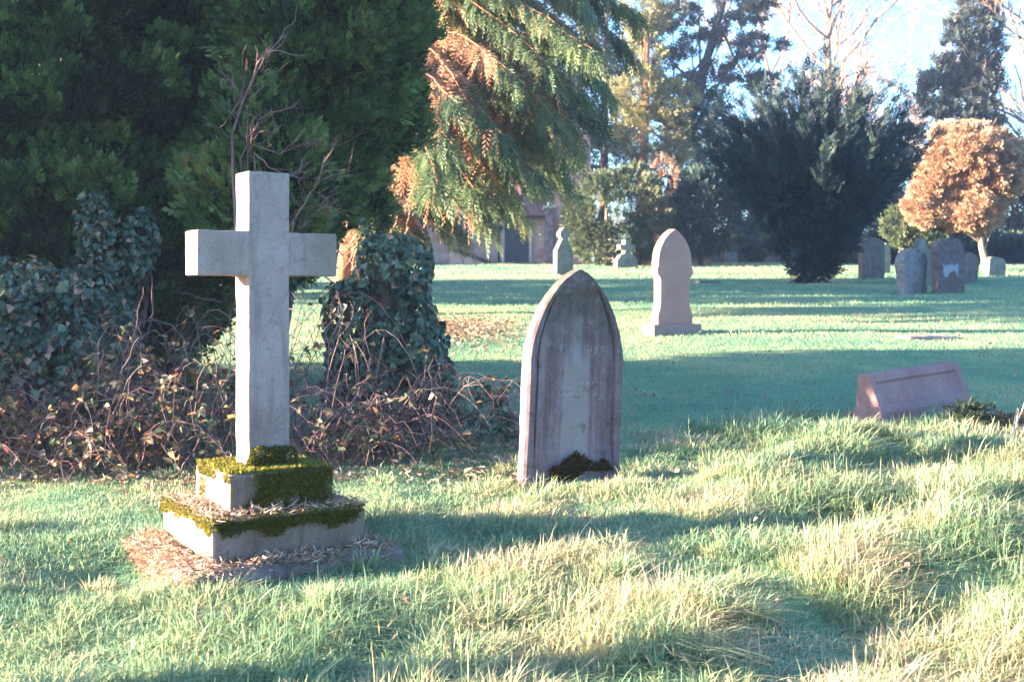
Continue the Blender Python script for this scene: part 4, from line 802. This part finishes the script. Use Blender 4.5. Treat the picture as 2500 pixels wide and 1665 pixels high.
def long_grass():
    r = R(201); mb = MB()
    for y0, y1, dens, ws in ((3.9, 6.2, 4800, 1.0), (6.2, 8.6, 3800, 1.25), (8.6, 11.2, 2200, 1.6)):
        x, y = frustum_pts(y0, y1, dens, r); tm = tuft_map(x, y)
        edge = 9.9 + .35 * np.clip(x, -2, 3) + .8 * (noise2(x, y, .8, 12) - .5); k = y < edge + r.normal(0, .25, len(x)); x, y, tm = x[k], y[k], tm[k]
        rough_ = np.clip(.62 + .14 * x + .9 * (noise2(x, y, .9, 9) - .5) + .25 * (6.5 - y).clip(0, 2), .12, 1.15)
        h = (.032 + .125 * rough_ * np.clip((tm - .30) * 3.2, .10, 1.25)) * r.uniform(.55, 1.25, len(x)); tall = r.random(len(x)) < .03; h[tall] *= 1.6
        lean = np.abs(r.normal(.7, .45, len(x))); flat = r.random(len(x)) < .32; lean[flat] = r.uniform(1.2, 2.0, flat.sum())
        straw = noise2(x, y, 1.7, 10) * .7 + noise2(x, y, 6, 11) * .3
        tint = np.clip(r.normal(.33, .16, len(x)) + (straw - .5) * 1.6 + flat * .3, 0, .9); d = r.random(len(x)) < np.clip((straw - .5) * 2.0, 0.03, .6); tint[d] = r.uniform(.72, 1, d.sum())
        blades(mb, x, y, h, r.uniform(.0032, .0075, len(x)) * ws, lean, r, tint)
    n = 330; cy = np.sqrt(r.uniform(4.1 ** 2, 9.6 ** 2, n)); cx = r.uniform(-1, 1, n) * (.49 * cy + .2); k = off_stones(cx, cy) & (r.random(n) < np.clip(.45 + .22 * cx + .3 * (cy < 6), .15, 1)); cx, cy = cx[k], cy[k]
    for a, b in zip(cx, cy):                           # coarse tussocks: blades spraying outward from one crown
        m = r.integers(90, 300); q = r.random(m) ** .6 * r.uniform(.06, .24); an = r.uniform(0, 6.283, m); x = a + q * np.cos(an); y = b + q * np.sin(an); kk = off_stones(x, y); x, y, an, q = x[kk], y[kk], an[kk], q[kk]; m = len(x)
        if not m: continue
        tb = r.normal(.38, .12); h = r.uniform(.07, .16) * r.uniform(.5, 1.25, m); tn = np.clip(r.normal(tb, .14, m), 0, .9); dd = r.random(m) < .18; tn[dd] = r.uniform(.7, 1, dd.sum())
        blades(mb, x, y, h, r.uniform(.003, .0075, m) * (.75 + .05 * b), np.clip(r.normal(.6, .4, m) + q * 2, .1, 2), r, tn, (.2, -.08), an + r.normal(0, 1.1, m))
    tag(mb.build('long_grass', M['blade']), 'long tussocky pale green and straw grass in the foreground', 'grass', kind='stuff')
def lawn():
    r = R(202); mb = MB()
    for y0, y1, dens, hh, w in ((3.9, 11, 2600, .035, .005), (11, 16, 1500, .034, .008), (16, 26, 520, .04, .013), (26, 40, 190, .05, .022), (40, 58, 70, .06, .04)):
        x, y = frustum_pts(y0, y1, dens, r); n = len(x); straw = noise2(x, y, .9, 14) * .6 + noise2(x, y, 3.5, 15) * .4
        tint = np.clip(r.normal(.42, .17, n) + (straw - .5) * 1.6 + .9 * (noise2(x, y, .28, 18) - .5), 0, 1); az = r.uniform(0, 6.28, n); h = hh * r.uniform(.5, 1.5, n) * (.6 + .8 * noise2(x, y, 2.0, 16)); l = h * r.uniform(.1, .9, n); z = ground(x, y) - .006
        P = np.column_stack([x, y, z]); sd = np.column_stack([-np.sin(az), np.cos(az), np.zeros(n)]) * w * .5; tip = P + np.column_stack([np.cos(az) * l, np.sin(az) * l, h])
        V = np.stack([P - sd, P + sd, tip], 1).reshape(-1, 3); mb.add(V, tris=np.arange(n)[:, None] * 3 + np.arange(3), tint=np.repeat(tint, 3))
    tag(mb.build('lawn_grass', M['lawnblade']), 'short green lawn running up to the church', 'grass', kind='stuff')
def fallen():
    r = R(203); mb = MB()
    n = 2600; x = r.normal(-1.15, .75, n); y = r.normal(20.3, 1.5, n); z = ground(x, y) + r.uniform(.01, .05, n); D = rdir(n, r); D[:, 2] *= .3; leaves(mb, np.column_stack([x, y, z]), unit(D), unit(rdir(n, r) * .5 + np.array([0, 0, 1])), r.uniform(.05, .11, n), r.uniform(.03, .07, n), r.uniform(.05, .75, n))
    n = 1500; x = r.uniform(-4.2, .2, n); y = r.uniform(8.1, 9.6, n); z = ground(x, y) + r.uniform(.0, .06, n); D = rdir(n, r); D[:, 2] *= .3; leaves(mb, np.column_stack([x, y, z]), unit(D), unit(rdir(n, r) * .5 + np.array([0, 0, 1])), r.uniform(.03, .08, n), r.uniform(.02, .05, n), r.uniform(.0, .8, n))
    x, y = frustum_pts(4.2, 24, 3.5, r); n = len(x); z = ground(x, y) + r.uniform(.03, .09, n); D = rdir(n, r); leaves(mb, np.column_stack([x, y, z]), unit(D), rdir(n, r), r.uniform(.03, .06, n), r.uniform(.02, .04, n), r.uniform(.1, .6, n))
    tag(mb.build('fallen_leaves', M['litter']), 'scattered brown fallen leaves lying on the grass', 'fallen leaves', kind='stuff')
long_grass(); lawn(); fallen()
# ------------------------------------------------------------------ light, air, camera
SUN_EL = math.radians(10.5); SUN_AZ = math.radians(188)      # the sun stands low at the left; angle measured from +x
sd_ = Vector((math.cos(SUN_AZ) * math.cos(SUN_EL), math.sin(SUN_AZ) * math.cos(SUN_EL), math.sin(SUN_EL)))
sl = bpy.data.lights.new('sun', 'SUN'); sl.energy = 5.0; sl.angle = math.radians(.55); sl.color = (1.0, .79, .57)
so = bpy.data.objects.new('sun', sl); C.objects.link(so); so.rotation_euler = (-sd_).to_track_quat('-Z', 'Y').to_euler(); so.location = sd_ * 60
w = bpy.data.worlds.new('World'); bpy.context.scene.world = w; w.use_nodes = True; nt = w.node_tree
sky = nt.nodes.new('ShaderNodeTexSky'); sky.sky_type = 'NISHITA'; sky.sun_disc = False; sky.sun_elevation = SUN_EL; sky.sun_rotation = math.radians(262)
sky.ozone_density = 4.5; sky.air_density = 1.0; sky.dust_density = 1.2
bg = nt.nodes['Background']; nt.links.new(sky.outputs[0], bg.inputs[0]); bg.inputs[1].default_value = .085
cam = bpy.data.cameras.new('camera'); co_ = bpy.data.objects.new('camera', cam); C.objects.link(co_); co_.location = (0, 0, E); co_.rotation_euler = (math.radians(90), 0, 0)
cam.sensor_width = 36; cam.lens = F / 2500 * 36; cam.shift_y = -(832.5 - HOR) / 2500; cam.clip_end = 2000; cam.clip_start = .05
cam.dof.use_dof = True; cam.dof.focus_distance = 7.2; cam.dof.aperture_fstop = 4.0
sc = bpy.context.scene; sc.camera = co_
sc.view_settings.view_transform = 'Standard'; sc.view_settings.look = 'None'; sc.view_settings.exposure = 3.6; sc.view_settings.gamma = 1
sc.cycles.max_bounces = 5; sc.cycles.diffuse_bounces = 3; sc.cycles.transmission_bounces = 4; sc.cycles.glossy_bounces = 2; sc.cycles.volume_bounces = 0; sc.cycles.use_denoising = True; sc.cycles.use_adaptive_sampling = False
# the air: pale even haze between the eye and the far trees
hm = bpy.data.materials.new('haze'); hm.use_nodes = True; hn = hm.node_tree; hn.nodes.clear(); ho = hn.nodes.new('ShaderNodeOutputMaterial')
hv = hn.nodes.new('ShaderNodeVolumePrincipled'); hv.inputs['Color'].default_value = (.45, .62, 1.0, 1); hv.inputs['Density'].default_value = .0007; hv.inputs['Anisotropy'].default_value = .2
hn.links.new(hv.outputs[0], ho.inputs['Volume']); hb_ = bmesh.new(); bm_box(hb_, -67, 67, -9, 153, -2, 24); tag(bmobj('haze', hb_, hm), None, None, kind='stuff')
